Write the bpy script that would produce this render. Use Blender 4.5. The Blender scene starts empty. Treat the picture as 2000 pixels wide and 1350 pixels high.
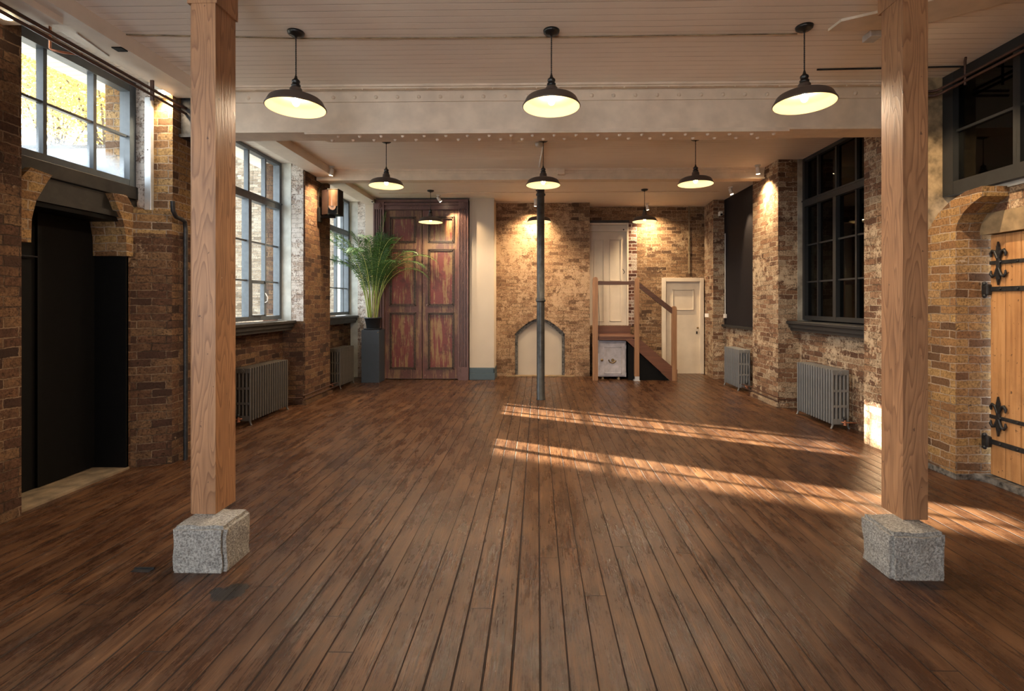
import bpy, bmesh, math, random
from mathutils import Vector, Matrix
random.seed(7)
R = math.radians
sc = bpy.context.scene
col = sc.collection

# ---------------------------------------------------------------- camera
FPX, CX, CY, EYE, YAW = 980.0, 1031.2, 590.0, 1.6, R(1.1)
_c, _s = math.cos(YAW), math.sin(YAW)
def ray(u, v):
    a = (u-CX)/FPX; b = (CY-v)/FPX
    return -_s+a*_c, _c+a*_s, b
def atY(u, v, yy):
    x, y, w = ray(u, v); t = yy/y
    return x*t, yy, EYE+w*t
def atX(u, v, xx):
    x, y, w = ray(u, v); t = xx/x
    return xx, y*t, EYE+w*t
def atZ(u, v, z=0.0):
    x, y, w = ray(u, v); t = (z-EYE)/w
    return x*t, y*t, z
cam_d = bpy.data.cameras.new('camera')
cam = bpy.data.objects.new('camera', cam_d); col.objects.link(cam)
cam_d.sensor_width = 36; cam_d.lens = 36*FPX/2000
cam_d.shift_x = -(CX-1000)/2000; cam_d.shift_y = -(675-CY)/2000
cam_d.clip_start = .05; cam_d.clip_end = 300
cam.location = (0, 0, EYE); cam.rotation_euler = (R(90), 0, YAW)
sc.camera = cam

# ---------------------------------------------------------------- node helpers
def new_mat(name):
    m = bpy.data.materials.new(name); m.use_nodes = True
    nt = m.node_tree; b = nt.nodes['Principled BSDF']
    return m, nt, b
def nd(nt, typ, ins=None, **at):
    n = nt.nodes.new(typ)
    for k, v in at.items(): setattr(n, k, v)
    for k, v in (ins or {}).items():
        if isinstance(v, bpy.types.NodeSocket): nt.links.new(v, n.inputs[k])
        elif isinstance(v, bpy.types.Node): nt.links.new(v.outputs[0], n.inputs[k])
        else: n.inputs[k].default_value = v
    return n
def mth(nt, op, a, b=0.0, c=None, clamp=False):
    ins = {0: a, 1: b}
    if c is not None: ins[2] = c
    return nd(nt, 'ShaderNodeMath', ins, operation=op, use_clamp=clamp).outputs[0]
def mix(nt, fac, a, b, mode='MIX'):
    n = nt.nodes.new('ShaderNodeMix'); n.data_type = 'RGBA'; n.blend_type = mode
    for i, v in ((0, fac), (6, a), (7, b)):
        if isinstance(v, bpy.types.NodeSocket): nt.links.new(v, n.inputs[i])
        else: n.inputs[i].default_value = v if i == 0 else (tuple(v)+(1,))[:4]
    return n.outputs[2]
def ramp(nt, fac, stops, interp='LINEAR'):
    n = nd(nt, 'ShaderNodeValToRGB', {0: fac}); r = n.color_ramp; r.interpolation = interp
    while len(r.elements) < len(stops): r.elements.new(.5)
    for e, (p, c) in zip(r.elements, stops):
        e.position = p; e.color = (c, c, c, 1) if isinstance(c, (int, float)) else tuple(c)+(1,)
    return n.outputs[0]
def noise(nt, vec, scale, detail=4, rough=.55, dist=0.0, dim='3D'):
    n = nd(nt, 'ShaderNodeTexNoise', {'Vector': vec, 'Scale': scale, 'Detail': detail, 'Roughness': rough, 'Distortion': dist}, noise_dimensions=dim)
    return n.outputs[0]
def scalev(nt, vec, s):
    return nd(nt, 'ShaderNodeVectorMath', {0: vec, 1: s}, operation='MULTIPLY').outputs[0]
def addv(nt, a, b):
    return nd(nt, 'ShaderNodeVectorMath', {0: a, 1: b}, operation='ADD').outputs[0]
def bump(nt, b, h, strength=.4, dist=.01):
    n = nd(nt, 'ShaderNodeBump', {'Strength': strength, 'Distance': dist, 'Height': h})
    nt.links.new(n.outputs[0], b.inputs['Normal'])
def setc(nt, b, c, rough=.6, metal=0.0):
    if isinstance(c, bpy.types.NodeSocket): nt.links.new(c, b.inputs['Base Color'])
    else: b.inputs['Base Color'].default_value = tuple(c)+(1,)
    if isinstance(rough, bpy.types.NodeSocket): nt.links.new(rough, b.inputs['Roughness'])
    else: b.inputs['Roughness'].default_value = rough
    b.inputs['Metallic'].default_value = metal
def world_pos(nt): return nd(nt, 'ShaderNodeNewGeometry').outputs['Position']
def obj_pos(nt): return nd(nt, 'ShaderNodeTexCoord').outputs['Object']

def plain(name, c, rough=.5, metal=0.0, var=.12, scale=14, bmp=.1):
    m, nt, b = new_mat(name)
    p = obj_pos(nt); n = noise(nt, p, scale, 5)
    dk = tuple(x*(1-var*2.2) for x in c); lt = tuple(min(1, x*(1+var)) for x in c)
    setc(nt, b, mix(nt, ramp(nt, n, [(.3, 0.), (.7, 1.)]), dk, lt), rough, metal)
    if bmp: bump(nt, b, n, bmp, .004)
    return m

def brick(name, tones, mortar, paint=.0, paint_col=(.62, .52, .4), w=.222, h=.0745, pit=.5, erode_shade=.85, blot=.35):
    m, nt, b = new_mat(name)
    g = nd(nt, 'ShaderNodeNewGeometry'); p = g.outputs['Position']
    sp = nd(nt, 'ShaderNodeSeparateXYZ', {0: p}); sn = nd(nt, 'ShaderNodeSeparateXYZ', {0: g.outputs['True Normal']})
    ax = mth(nt, 'ABSOLUTE', sn.outputs[0])
    sel = mth(nt, 'GREATER_THAN', ax, .6)
    u = mth(nt, 'ADD', mth(nt, 'MULTIPLY', sp.outputs[1], sel), mth(nt, 'MULTIPLY', sp.outputs[0], mth(nt, 'SUBTRACT', 1., sel)))
    v3 = nd(nt, 'ShaderNodeCombineXYZ', {0: u, 1: sp.outputs[2]}).outputs[0]
    wob = nd(nt, 'ShaderNodeTexNoise', {'Vector': p, 'Scale': 5., 'Detail': 4.})
    wv = scalev(nt, addv(nt, wob.outputs['Color'], (-.5, -.5, -.5)), (.03, .028, 0))
    wob2 = nd(nt, 'ShaderNodeTexNoise', {'Vector': p, 'Scale': 34., 'Detail': 3.})
    wv2 = scalev(nt, addv(nt, wob2.outputs['Color'], (-.5, -.5, -.5)), (.016, .012, 0))
    vv = addv(nt, addv(nt, v3, wv), wv2)
    bt = nd(nt, 'ShaderNodeTexBrick', {'Vector': vv, 'Color1': (0, 0, 0, 1), 'Color2': (1, 1, 1, 1), 'Mortar': (.5, .5, .5, 1), 'Scale': 1., 'Mortar Size': .0055, 'Mortar Smooth': .35, 'Bias': 0., 'Brick Width': w, 'Row Height': h}, offset=.5)
    k = len(tones)-1
    tone = ramp(nt, bt.outputs['Color'], [(i/k, t) for i, t in enumerate(tones)])
    fine = noise(nt, p, 48, 6, .7); mid = noise(nt, p, 9, 6, .65); big = noise(nt, p, 1.3, 5, .6)
    c = mix(nt, mth(nt, 'MULTIPLY', ramp(nt, mid, [(.38, 0.), (.68, 1.)]), blot), tone, tones[0])
    c = mix(nt, ramp(nt, fine, [(.34, .8), (.58, 0.)]), c, tuple(x*.35 for x in tones[1]))
    ero_shade = mth(nt, 'MULTIPLY', ramp(nt, noise(nt, addv(nt, p, (5, 2, 8)), 3.2, 7, .72), [(.44, 0.), (.56, 1.)]), erode_shade)
    mc = mix(nt, ero_shade, mortar, tuple(x*.5 for x in tones[0]))  # eroded joints, with the shadow inside them put into the mortar colour
    c = mix(nt, bt.outputs['Fac'], c, mc)
    if paint > 0:
        a = mth(nt, 'ADD', mth(nt, 'MULTIPLY', mid, .55), mth(nt, 'ADD', mth(nt, 'MULTIPLY', big, .55), mth(nt, 'MULTIPLY', fine, .35)))
        t = .95-paint*.55
        pm = nd(nt, 'ShaderNodeMapRange', {0: a, 1: t, 2: t+.06}).outputs[0]
        c = mix(nt, mth(nt, 'MULTIPLY', pm, .88), c, paint_col)
    pits = ramp(nt, mth(nt, 'ADD', mth(nt, 'MULTIPLY', noise(nt, p, 52, 4, .65), .75), mth(nt, 'MULTIPLY', mid, .25)), [(.36, 1.), (.42, 0.)])
    c = mix(nt, mth(nt, 'MULTIPLY', pits, pit), c, (.035, .02, .012))
    setc(nt, b, c, .9)
    b.inputs['Specular IOR Level'].default_value = .25
    hgt = mth(nt, 'SUBTRACT', mth(nt, 'ADD', mth(nt, 'MULTIPLY', fine, .45), mth(nt, 'MULTIPLY', mid, .5)), mth(nt, 'ADD', mth(nt, 'MULTIPLY', bt.outputs['Fac'], .9), mth(nt, 'MULTIPLY', pits, .4)))
    bump(nt, b, hgt, 1., .018)
    return m

def wood_post(name, light, dark):
    m, nt, b = new_mat(name)
    p = obj_pos(nt)
    sx = nd(nt, 'ShaderNodeSeparateXYZ', {0: p})
    q = nd(nt, 'ShaderNodeCombineXYZ', {0: mth(nt, 'ADD', sx.outputs[0], sx.outputs[1]), 1: mth(nt, 'SUBTRACT', sx.outputs[0], sx.outputs[1]), 2: mth(nt, 'MULTIPLY', sx.outputs[2], .16)}).outputs[0]
    big = noise(nt, q, 5.5, 2, .4)
    rings = mth(nt, 'FRACT', mth(nt, 'MULTIPLY', big, 17.))
    rr = ramp(nt, rings, [(0., 0.), (.55, .35), (.9, 1.), (1., 0.)])
    q2 = scalev(nt, p, (70, 70, 2.2)); fib = noise(nt, q2, 1., 6, .6)
    c = mix(nt, mth(nt, 'MULTIPLY', rr, .62), light, dark)
    c = mix(nt, mth(nt, 'MULTIPLY', ramp(nt, fib, [(.35, 0.), (.7, 1.)]), .3), c, dark)
    blot = noise(nt, scalev(nt, p, (3, 3, .9)), 2., 5, .6)
    c = mix(nt, mth(nt, 'MULTIPLY', ramp(nt, blot, [(.45, 0.), (.75, 1.)]), .45), c, tuple(x*.55 for x in dark))
    spk = ramp(nt, noise(nt, p, 24, 2, .5), [(.24, 1.), (.27, 0.)])
    c = mix(nt, mth(nt, 'MULTIPLY', spk, .7), c, (.06, .03, .02))
    wsp = ramp(nt, noise(nt, addv(nt, p, (3, 9, 1)), 17, 2, .5), [(.215, 1.), (.235, 0.)])
    c = mix(nt, mth(nt, 'MULTIPLY', wsp, .8), c, (.65, .55, .45))
    setc(nt, b, c, .55)
    bump(nt, b, mth(nt, 'ADD', mth(nt, 'MULTIPLY', rr, .5), fib), .25, .004)
    return m

def stair_wood(name, c1, c2, axis=2):
    m, nt, b = new_mat(name); p = obj_pos(nt)
    s = [30, 30, 30]; s[axis] = 2
    f = noise(nt, scalev(nt, p, tuple(s)), 1., 5, .6)
    setc(nt, b, mix(nt, ramp(nt, f, [(.3, 0.), (.7, 1.)]), c1, c2), .45)
    bump(nt, b, f, .15, .003)
    return m

def floor_mat():
    m, nt, b = new_mat('worn_varnished_boards')
    p = world_pos(nt); s = nd(nt, 'ShaderNodeSeparateXYZ', {0: p})
    W = .121
    wx = mth(nt, 'ADD', s.outputs[0], mth(nt, 'MULTIPLY', mth(nt, 'SUBTRACT', noise(nt, nd(nt, 'ShaderNodeCombineXYZ', {0: mth(nt, 'MULTIPLY', s.outputs[0], 3.), 1: mth(nt, 'MULTIPLY', s.outputs[1], .12)}).outputs[0], 1., 2), .5), .03))
    bx = mth(nt, 'DIVIDE', mth(nt, 'ADD', wx, -.01), W)
    idx = mth(nt, 'FLOOR', bx); fx = mth(nt, 'FRACT', bx)
    r1 = nd(nt, 'ShaderNodeTexWhiteNoise', {'W': idx}, noise_dimensions='1D').outputs[0]
    by = mth(nt, 'ADD', mth(nt, 'DIVIDE', s.outputs[1], 3.4), mth(nt, 'MULTIPLY', r1, 7.))
    idy = mth(nt, 'FLOOR', by); fy = mth(nt, 'FRACT', by)
    idv = nd(nt, 'ShaderNodeCombineXYZ', {0: idx, 1: idy}).outputs[0]
    r2 = nd(nt, 'ShaderNodeTexWhiteNoise', {'Vector': idv}, noise_dimensions='2D').outputs[0]
    ex = mth(nt, 'MINIMUM', fx, mth(nt, 'SUBTRACT', 1., fx))
    r3 = nd(nt, 'ShaderNodeTexWhiteNoise', {'W': mth(nt, 'ADD', idx, 31.7)}, noise_dimensions='1D').outputs[0]
    gw = mth(nt, 'MULTIPLY_ADD', r3, .022, .011)
    gx = nd(nt, 'ShaderNodeMapRange', {0: ex, 1: mth(nt, 'MULTIPLY', gw, .5), 2: mth(nt, 'MULTIPLY', gw, 1.7), 3: 1., 4: 0.}).outputs[0]
    ey = mth(nt, 'MULTIPLY', mth(nt, 'MINIMUM', fy, mth(nt, 'SUBTRACT', 1., fy)), 3.4)
    gy = nd(nt, 'ShaderNodeMapRange', {0: ey, 1: .0008, 2: .003, 3: 1., 4: 0.}).outputs[0]
    gap = mth(nt, 'MAXIMUM', gx, gy)
    off = nd(nt, 'ShaderNodeCombineXYZ', {0: mth(nt, 'MULTIPLY', r2, 40.), 1: mth(nt, 'MULTIPLY', r1, 30.)}).outputs[0]
    gp = addv(nt, scalev(nt, p, (30, 1.3, 1)), off)
    grain = noise(nt, gp, 1., 7, .62)
    gp2 = addv(nt, scalev(nt, p, (160, 5, 1)), off); fib = noise(nt, gp2, 1., 5, .6)
    big = noise(nt, scalev(nt, p, (1, .75, 1)), .75, 6, .6)
    mid = noise(nt, scalev(nt, p, (1.5, .45, 1)), 4.2, 8, .72)
    base = ramp(nt, grain, [(.30, (.016, .0065, .0035)), (.43, (.042, .0178, .0083)), (.54, (.084, .035, .0145)), (.70, (.185, .088, .037))])
    c = mix(nt, mth(nt, 'MULTIPLY', mth(nt, 'POWER', r2, 1.5), .62), base, (.06, .026, .014))
    c = mix(nt, ramp(nt, fib, [(.40, .85), (.57, 0.)]), c, (.03, .013, .008))
    c = mix(nt, ramp(nt, mid, [(.46, 0.), (.70, .62)]), c, (.185, .092, .043))
    c = mix(nt, ramp(nt, big, [(.30, .85), (.50, 0.)]), c, (.04, .018, .011))
    c = mix(nt, mth(nt, 'MULTIPLY', ramp(nt, noise(nt, scalev(nt, addv(nt, p, (4, 7, 0)), (1.7, .5, 1)), 3.1, 8, .72), [(.28, 1.), (.44, 0.)]), .75), c, (.020, .010, .007))
    # paler worn scuffs and grey bloom towards the window side
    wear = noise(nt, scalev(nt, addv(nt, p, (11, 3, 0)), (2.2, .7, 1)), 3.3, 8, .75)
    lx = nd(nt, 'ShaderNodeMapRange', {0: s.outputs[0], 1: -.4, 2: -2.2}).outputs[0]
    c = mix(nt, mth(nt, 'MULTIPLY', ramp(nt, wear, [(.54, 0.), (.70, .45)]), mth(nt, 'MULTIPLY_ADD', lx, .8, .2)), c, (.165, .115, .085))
    knots = ramp(nt, noise(nt, scalev(nt, addv(nt, p, off), (7, 3.2, 1)), 1.6, 2, .4), [(.19, .85), (.235, 0.)])
    c = mix(nt, knots, c, (.02, .010, .007))
    fl = ramp(nt, noise(nt, scalev(nt, p, (1, .5, 1)), 62, 3, .6), [(.72, 0.), (.75, .55)])
    c = mix(nt, fl, c, (.42, .34, .27))
    # spilt black stain beside the left plinth
    dx = mth(nt, 'SUBTRACT', s.outputs[0], -1.70); dy = mth(nt, 'SUBTRACT', s.outputs[1], 2.735)
    dd = mth(nt, 'SQRT', mth(nt, 'ADD', mth(nt, 'POWER', mth(nt, 'MULTIPLY', dx, 1.0), 2.), mth(nt, 'POWER', mth(nt, 'MULTIPLY', dy, 1.15), 2.)))
    dd = mth(nt, 'ADD', dd, mth(nt, 'MULTIPLY', mth(nt, 'SUBTRACT', noise(nt, p, 9, 4), .5), .2))
    st = nd(nt, 'ShaderNodeMapRange', {0: dd, 1: .088, 2: .1, 3: .93, 4: 0.}).outputs[0]
    c = mix(nt, st, c, (.012, .012, .013))
    c = mix(nt, mth(nt, 'MULTIPLY', gap, .97), c, (.012, .007, .005))
    rg = mth(nt, 'ADD', mth(nt, 'MULTIPLY', ramp(nt, mid, [(.3, .0), (.75, 1.)]), .25), mth(nt, 'MULTIPLY_ADD', fib, .24, .06))
    rg = mth(nt, 'ADD', rg, mth(nt, 'MULTIPLY', gap, .4), clamp=True)
    setc(nt, b, c, rg)
    b.inputs['Specular IOR Level'].default_value = .26
    h = mth(nt, 'SUBTRACT', mth(nt, 'ADD', mth(nt, 'MULTIPLY', fib, .35), mth(nt, 'ADD', mth(nt, 'MULTIPLY', grain, .35), mth(nt, 'MULTIPLY', mid, .5))), mth(nt, 'MULTIPLY', gap, 1.4))
    # each board lies slightly cupped
    h = mth(nt, 'ADD', h, mth(nt, 'MULTIPLY', mth(nt, 'POWER', mth(nt, 'SUBTRACT', fx, .5), 2.), -1.0))
    bump(nt, b, h, .8, .007)
    return m

def board_ceiling():
    m, nt, b = new_mat('painted_matchboard')
    p = world_pos(nt); s = nd(nt, 'ShaderNodeSeparateXYZ', {0: p})
    wy = mth(nt, 'ADD', s.outputs[1], mth(nt, 'MULTIPLY', noise(nt, scalev(nt, p, (.5, .5, 1)), 1.2, 2), .04))
    f = mth(nt, 'FRACT', mth(nt, 'DIVIDE', wy, .083)); idx = mth(nt, 'FLOOR', mth(nt, 'DIVIDE', wy, .083))
    e = mth(nt, 'MINIMUM', f, mth(nt, 'SUBTRACT', 1., f))
    rr = nd(nt, 'ShaderNodeTexWhiteNoise', {'W': idx}, noise_dimensions='1D').outputs[0]
    g = nd(nt, 'ShaderNodeMapRange', {0: e, 1: .015, 2: .06, 3: 1., 4: 0.}).outputs[0]
    br = ramp(nt, noise(nt, scalev(nt, p, (1.2, 6, 1)), 1.5, 5), [(.35, .15), (.7, 1.)])
    g2 = mth(nt, 'MULTIPLY', g, mth(nt, 'MULTIPLY_ADD', rr, .45, .6))
    n = noise(nt, p, 3.5, 6)
    c = mix(nt, n, (.83, .755, .67), (.88, .81, .73))
    c = mix(nt, mth(nt, 'MULTIPLY', g2, br), c, (.27, .2, .15))
    fl = ramp(nt, noise(nt, scalev(nt, p, (1, 2.2, 1)), 14, 5, .7), [(.73, 0.), (.76, .8)])
    c = mix(nt, fl, c, (.12, .08, .06))
    setc(nt, b, c, .6)
    bump(nt, b, mth(nt, 'SUBTRACT', mth(nt, 'MULTIPLY', noise(nt, scalev(nt, p, (1, 3, 1)), 9, 4), .35), g), .5, .005)
    return m

def red_door(name, a, bcol, dark, amt=.5, zscale=.9):
    m, nt, b = new_mat(name)
    p = world_pos(nt)
    st = noise(nt, scalev(nt, p, (20, 20, zscale*1.6)), 1., 7, .7)
    bl = noise(nt, scalev(nt, p, (3, 3, 1.4)), 1.3, 6, .6)
    a1 = mth(nt, 'ADD', mth(nt, 'MULTIPLY', st, .75), mth(nt, 'MULTIPLY', bl, .45))
    c = mix(nt, nd(nt, 'ShaderNodeMapRange', {0: a1, 1: .76-amt*.24, 2: .80-amt*.24}).outputs[0], a, bcol)
    c = mix(nt, ramp(nt, noise(nt, p, 6, 7, .7), [(.3, .75), (.48, 0.)]), c, dark)
    fl = ramp(nt, noise(nt, scalev(nt, p, (1, 1, .6)), 30, 3), [(.68, 0.), (.72, .5)])
    c = mix(nt, fl, c, (.42, .3, .2))
    setc(nt, b, c, .42)
    bump(nt, b, st, .25, .004)
    return m

def stone_mat(name, lt, dk):
    m, nt, b = new_mat(name); p = world_pos(nt)
    n = noise(nt, p, 85, 3, .7); n2 = noise(nt, p, 12, 5)
    c = mix(nt, ramp(nt, n, [(.35, 0.), (.65, 1.)]), dk, lt)
    c = mix(nt, ramp(nt, n2, [(.3, .35), (.6, 0.)]), c, dk)
    setc(nt, b, c, .85)
    bump(nt, b, mth(nt, 'ADD', n, n2), .9, .014)
    return m

def plank_door():
    m, nt, b = new_mat('pine_door_planks'); p = world_pos(nt)
    g = noise(nt, scalev(nt, p, (30, 30, 1.6)), 1., 6, .6)
    c = ramp(nt, g, [(.25, (.30, .135, .05)), (.55, (.50, .26, .105)), (.8, (.60, .35, .16))])
    sp = ramp(nt, noise(nt, scalev(nt, p, (1, 1, .8)), 26, 4, .6), [(.30, 1.), (.36, 0.)])
    c = mix(nt, mth(nt, 'MULTIPLY', sp, .85), c, (.05, .02, .01))
    c = mix(nt, ramp(nt, noise(nt, p, 3, 5), [(.3, .5), (.5, 0.)]), c, (.2, .085, .03))
    setc(nt, b, c, .5); bump(nt, b, g, .2, .004)
    return m

def glass(name, tint=(.93, .97, .98), fog=False):
    m, nt, b = new_mat(name); nt.nodes.remove(b)
    out = [n for n in nt.nodes if n.type == 'OUTPUT_MATERIAL'][0]
    tr = nd(nt, 'ShaderNodeBsdfTransparent', {0: tint+(1,)})
    gl = nd(nt, 'ShaderNodeBsdfGlossy', {'Color': (1, 1, 1, 1), 'Roughness': .02})
    lw = nd(nt, 'ShaderNodeLayerWeight', {'Blend': .5})
    fr = mth(nt, 'MULTIPLY_ADD', mth(nt, 'POWER', lw.outputs['Facing'], 5.), .5, .03)
    mx = nd(nt, 'ShaderNodeMixShader', {0: fr, 1: tr.outputs[0], 2: gl.outputs[0]})
    res = mx.outputs[0]
    if fog:
        p = world_pos(nt); s = nd(nt, 'ShaderNodeSeparateXYZ', {0: p})
        zf = nd(nt, 'ShaderNodeMapRange', {0: s.outputs[2], 1: 3.02, 2: 2.8}).outputs[0]
        f = mth(nt, 'MULTIPLY', zf, ramp(nt, noise(nt, p, 3.4, 6), [(.3, .3), (.6, .95)]))
        tl = nd(nt, 'ShaderNodeBsdfTranslucent', {0: (.34, .38, .42, 1)})
        res = nd(nt, 'ShaderNodeMixShader', {0: f, 1: res, 2: tl.outputs[0]}).outputs[0]
    nt.links.new(res, out.inputs[0])
    return m

def emit(name, c, s):
    m, nt, b = new_mat(name)
    b.inputs['Base Color'].default_value = (1, .9, .75, 1)
    b.inputs['Emission Color'].default_value = tuple(c)+(1,); b.inputs['Emission Strength'].default_value = s
    return m

STOCK = [(.05, .03, .022), (.17, .085, .045), (.25, .125, .06), (.34, .19, .08), (.42, .26, .115)]
M = {
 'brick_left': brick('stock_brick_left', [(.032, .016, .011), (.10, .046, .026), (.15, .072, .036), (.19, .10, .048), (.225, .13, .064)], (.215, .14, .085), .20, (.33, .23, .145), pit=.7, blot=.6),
 'brick_bare': brick('stock_brick_bare', [(.09, .05, .03), (.24, .125, .055), (.34, .19, .08), (.44, .28, .11), (.38, .235, .12)], (.40, .31, .23), .12, (.45, .36, .27), pit=.6, erode_shade=.5),
 'brick_right': brick('stock_brick_right', [(.10, .05, .032), (.25, .135, .08), (.33, .195, .115), (.44, .32, .21), (.50, .39, .27)], (.52, .43, .31), .36, (.54, .42, .29), pit=.7, blot=.3),
 'brick_back': brick('stock_brick_back', [(.13, .07, .04), (.30, .175, .10), (.37, .225, .13), (.42, .27, .155), (.46, .31, .19)], (.43, .29, .175), .40, (.45, .305, .19), pit=.8, blot=.25),
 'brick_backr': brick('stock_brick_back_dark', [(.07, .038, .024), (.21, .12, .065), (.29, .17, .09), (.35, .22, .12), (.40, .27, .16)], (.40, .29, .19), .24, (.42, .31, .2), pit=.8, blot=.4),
 'brick_quoin': brick('painted_quoin_brick', [(.05, .02, .015), (.12, .05, .035), (.2, .09, .06), (.5, .42, .36), (.6, .52, .44)], (.62, .56, .5), .25, (.62, .55, .47), erode_shade=.0),
 'brick_pale': brick('stock_brick_daylit', [(.20, .14, .12), (.40, .30, .24), (.52, .42, .34), (.6, .5, .42), (.65, .57, .5)], (.62, .56, .5), .45, (.66, .61, .56), pit=.8, erode_shade=.9, blot=.2),  # paler copy of the brick, window daylight put into its tones
 'brick_out': brick('outdoor_brick', [(.12, .09, .06), (.19, .145, .10), (.25, .195, .14), (.29, .24, .175), (.33, .28, .21)], (.28, .25, .21), .1, (.36, .33, .3), pit=.2, blot=.2),
 'brick_outd': brick('outdoor_brick_weathered', [(.10, .085, .08), (.17, .145, .13), (.22, .19, .165), (.27, .23, .2), (.3, .26, .22)], (.2, .18, .165), .05, pit=.2, blot=.3),
 'floor': floor_mat(), 'ceiling': board_ceiling(),
 'paint': plain('cream_paint', (.70, .62, .53), .5, var=.05, scale=4, bmp=.06),
 'beam_paint': plain('beam_paint', (.72, .61, .485), .55, var=.06, scale=6, bmp=.25),
 'plaster': plain('old_lime_plaster', (.36, .33, .27), .9, var=.25, scale=5, bmp=.6),
 'plaster_pale': plain('pale_lime_plaster', (.56, .57, .53), .9, var=.14, scale=4, bmp=.4),
 'plaster_tan': plain('tan_plaster', (.30, .22, .13), .9, var=.3, scale=9, bmp=.7),
 'beige': plain('beige_wall_paint', (.55, .47, .37), .7, var=.03, scale=2, bmp=.03),
 'cream_door': plain('cream_door_paint', (.62, .54, .43), .45, var=.04, scale=4, bmp=.04),
 'teal': plain('dark_teal_paint', (.055, .085, .10), .4, var=.05),
 'black': plain('black_paint', (.004, .0038, .0038), .55, var=.1, bmp=.1),
 'blackframe': plain('charcoal_window_paint', (.014, .015, .016), .5, var=.1, bmp=.1),
 'greyframe': plain('blue_grey_window_paint', (.075, .09, .105), .38, var=.1, bmp=.1),
 'charcoal_wood': plain('black_stained_timber', (.019, .017, .015), .55, var=.3, scale=8, bmp=.3),
 'blackout': plain('black_blind', (.014, .012, .014), .7, var=.05, bmp=0),
 'radL': plain('bronze_grey_radiator_paint', (.07, .06, .05), .45, var=.08),
 'radR': plain('silver_grey_radiator_paint', (.15, .152, .155), .42, var=.06),
 'iron': plain('dark_iron', (.028, .028, .03), .45, .3, var=.3, scale=30, bmp=.3),
 'castiron': plain('worn_cast_iron', (.05, .05, .048), .38, .3, var=.25, scale=12, bmp=.4),
 'shade': plain('dark_bronze_enamel', (.085, .066, .056), .42, .2, var=.05, bmp=0),
 'enamel': plain('cream_enamel', (.68, .56, .36), .5, var=.01, bmp=0),
 'bakelite': plain('black_bakelite', (.008, .008, .008), .35, var=.05, bmp=0),
 'white': plain('white_metal', (.68, .66, .62), .4, var=.03, bmp=0),
 'galv': plain('galvanised_steel', (.62, .64, .66), .35, .5, var=.08),
 'copper': plain('copper_pipe', (.50, .22, .13), .3, .8, var=.15, bmp=0),
 'oldpipe': plain('dark_copper_pipe', (.10, .055, .042), .4, .5, var=.2, bmp=.05),
 'brass': plain('aged_brass', (.28, .2, .1), .35, .9, var=.2, bmp=0),
 'post': wood_post('pine_post', (.45, .235, .115), (.14, .058, .027)),
 'newel': stair_wood('newel_pine', (.20, .095, .045), (.32, .17, .085)),
 'mahog': stair_wood('dark_red_stair_wood', (.085, .033, .02), (.16, .065, .037), 0),
 'rail': stair_wood('handrail_wood', (.05, .022, .015), (.09, .04, .025), 0),
 'granite': stone_mat('granite', (.54, .52, .48), (.16, .15, .135)),
 'sandstone': plain('sandstone', (.27, .19, .105), .85, var=.2, scale=10, bmp=.5),
 'stonegrey': plain('crumbling_stone', (.13, .12, .11), .9, var=.5, scale=22, bmp=.9),
 'doorpanel': red_door('red_flaking_panel', (.155, .034, .028), (.25, .15, .065), (.055, .022, .018), .66),
 'doorstile': red_door('brown_flaking_stile', (.115, .045, .034), (.21, .12, .06), (.045, .02, .015), .62),
 'casing': red_door('plum_brown_casing', (.125, .062, .055), (.15, .078, .065), (.05, .025, .02), .4),
 'moulding': plain('dark_gilt_moulding', (.085, .045, .022), .4, var=.4, scale=30, bmp=.2),
 'plank': plank_door(),
 'glass': glass('window_glass'), 'glassfog': glass('misted_window_glass', fog=True),
 'darkglass': glass('dark_window_glass', (.35, .38, .36)),
 'bulb': emit('lit_bulb', (1., .78, .48), 48.),
 'lens': emit('lit_lens', (1., .78, .5), 14.),
 'plinth': plain('blue_black_lacquer', (.035, .047, .062), .5, var=.05, bmp=0),
 'pot': plain('black_plastic_pot', (.015, .017, .02), .4, var=.1, bmp=.05),
 'soil': plain('potting_soil', (.03, .02, .014), .95, var=.4, scale=40, bmp=.8),
 'safe': plain('lilac_grey_safe_paint', (.44, .42, .45), .4, var=.1, scale=12, bmp=.1),
 'copperface': plain('copper_speaker_grille', (.26, .15, .095), .32, .85, var=.25, scale=5, bmp=0),
 'speakerbox': plain('dark_red_speaker_case', (.022, .012, .011), .4, var=.1, bmp=0),
 'ground': plain('yard_paving', (.28, .27, .25), .9, var=.2, scale=2),
 'render': plain('pale_render', (.62, .64, .64), .8, var=.12, scale=4),
 'bark': plain('tree_bark', (.10, .075, .05), .9, var=.4, scale=8, bmp=.5),
}
for k in ('black', 'blackout'): M[k].node_tree.nodes['Principled BSDF'].inputs['Specular IOR Level'].default_value = .15
def leaf_mat(name, a, b_, trans=.35):
    m, nt, b = new_mat(name); p = obj_pos(nt)
    setc(nt, b, mix(nt, ramp(nt, noise(nt, p, 2.3, 4), [(.35, 0.), (.65, 1.)]), a, b_), .5)
    out = [n for n in nt.nodes if n.type == 'OUTPUT_MATERIAL'][0]
    tl = nd(nt, 'ShaderNodeBsdfTranslucent', {0: tuple(b_)+(1,)})
    mx = nd(nt, 'ShaderNodeMixShader', {0: trans, 1: b.outputs[0], 2: tl.outputs[0]})
    nt.links.new(mx.outputs[0], out.inputs[0]); return m
M['dull_stone'] = plain('worn_threshold_stone', (.20, .145, .09), .85, var=.3, scale=7, bmp=.5)
M['yellow_leaf'] = leaf_mat('yellow_leaf', (.34, .20, .04), (.46, .31, .09), .35)
M['olive_leaf'] = leaf_mat('olive_leaf', (.10, .11, .03), (.2, .2, .04), .35)
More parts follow.
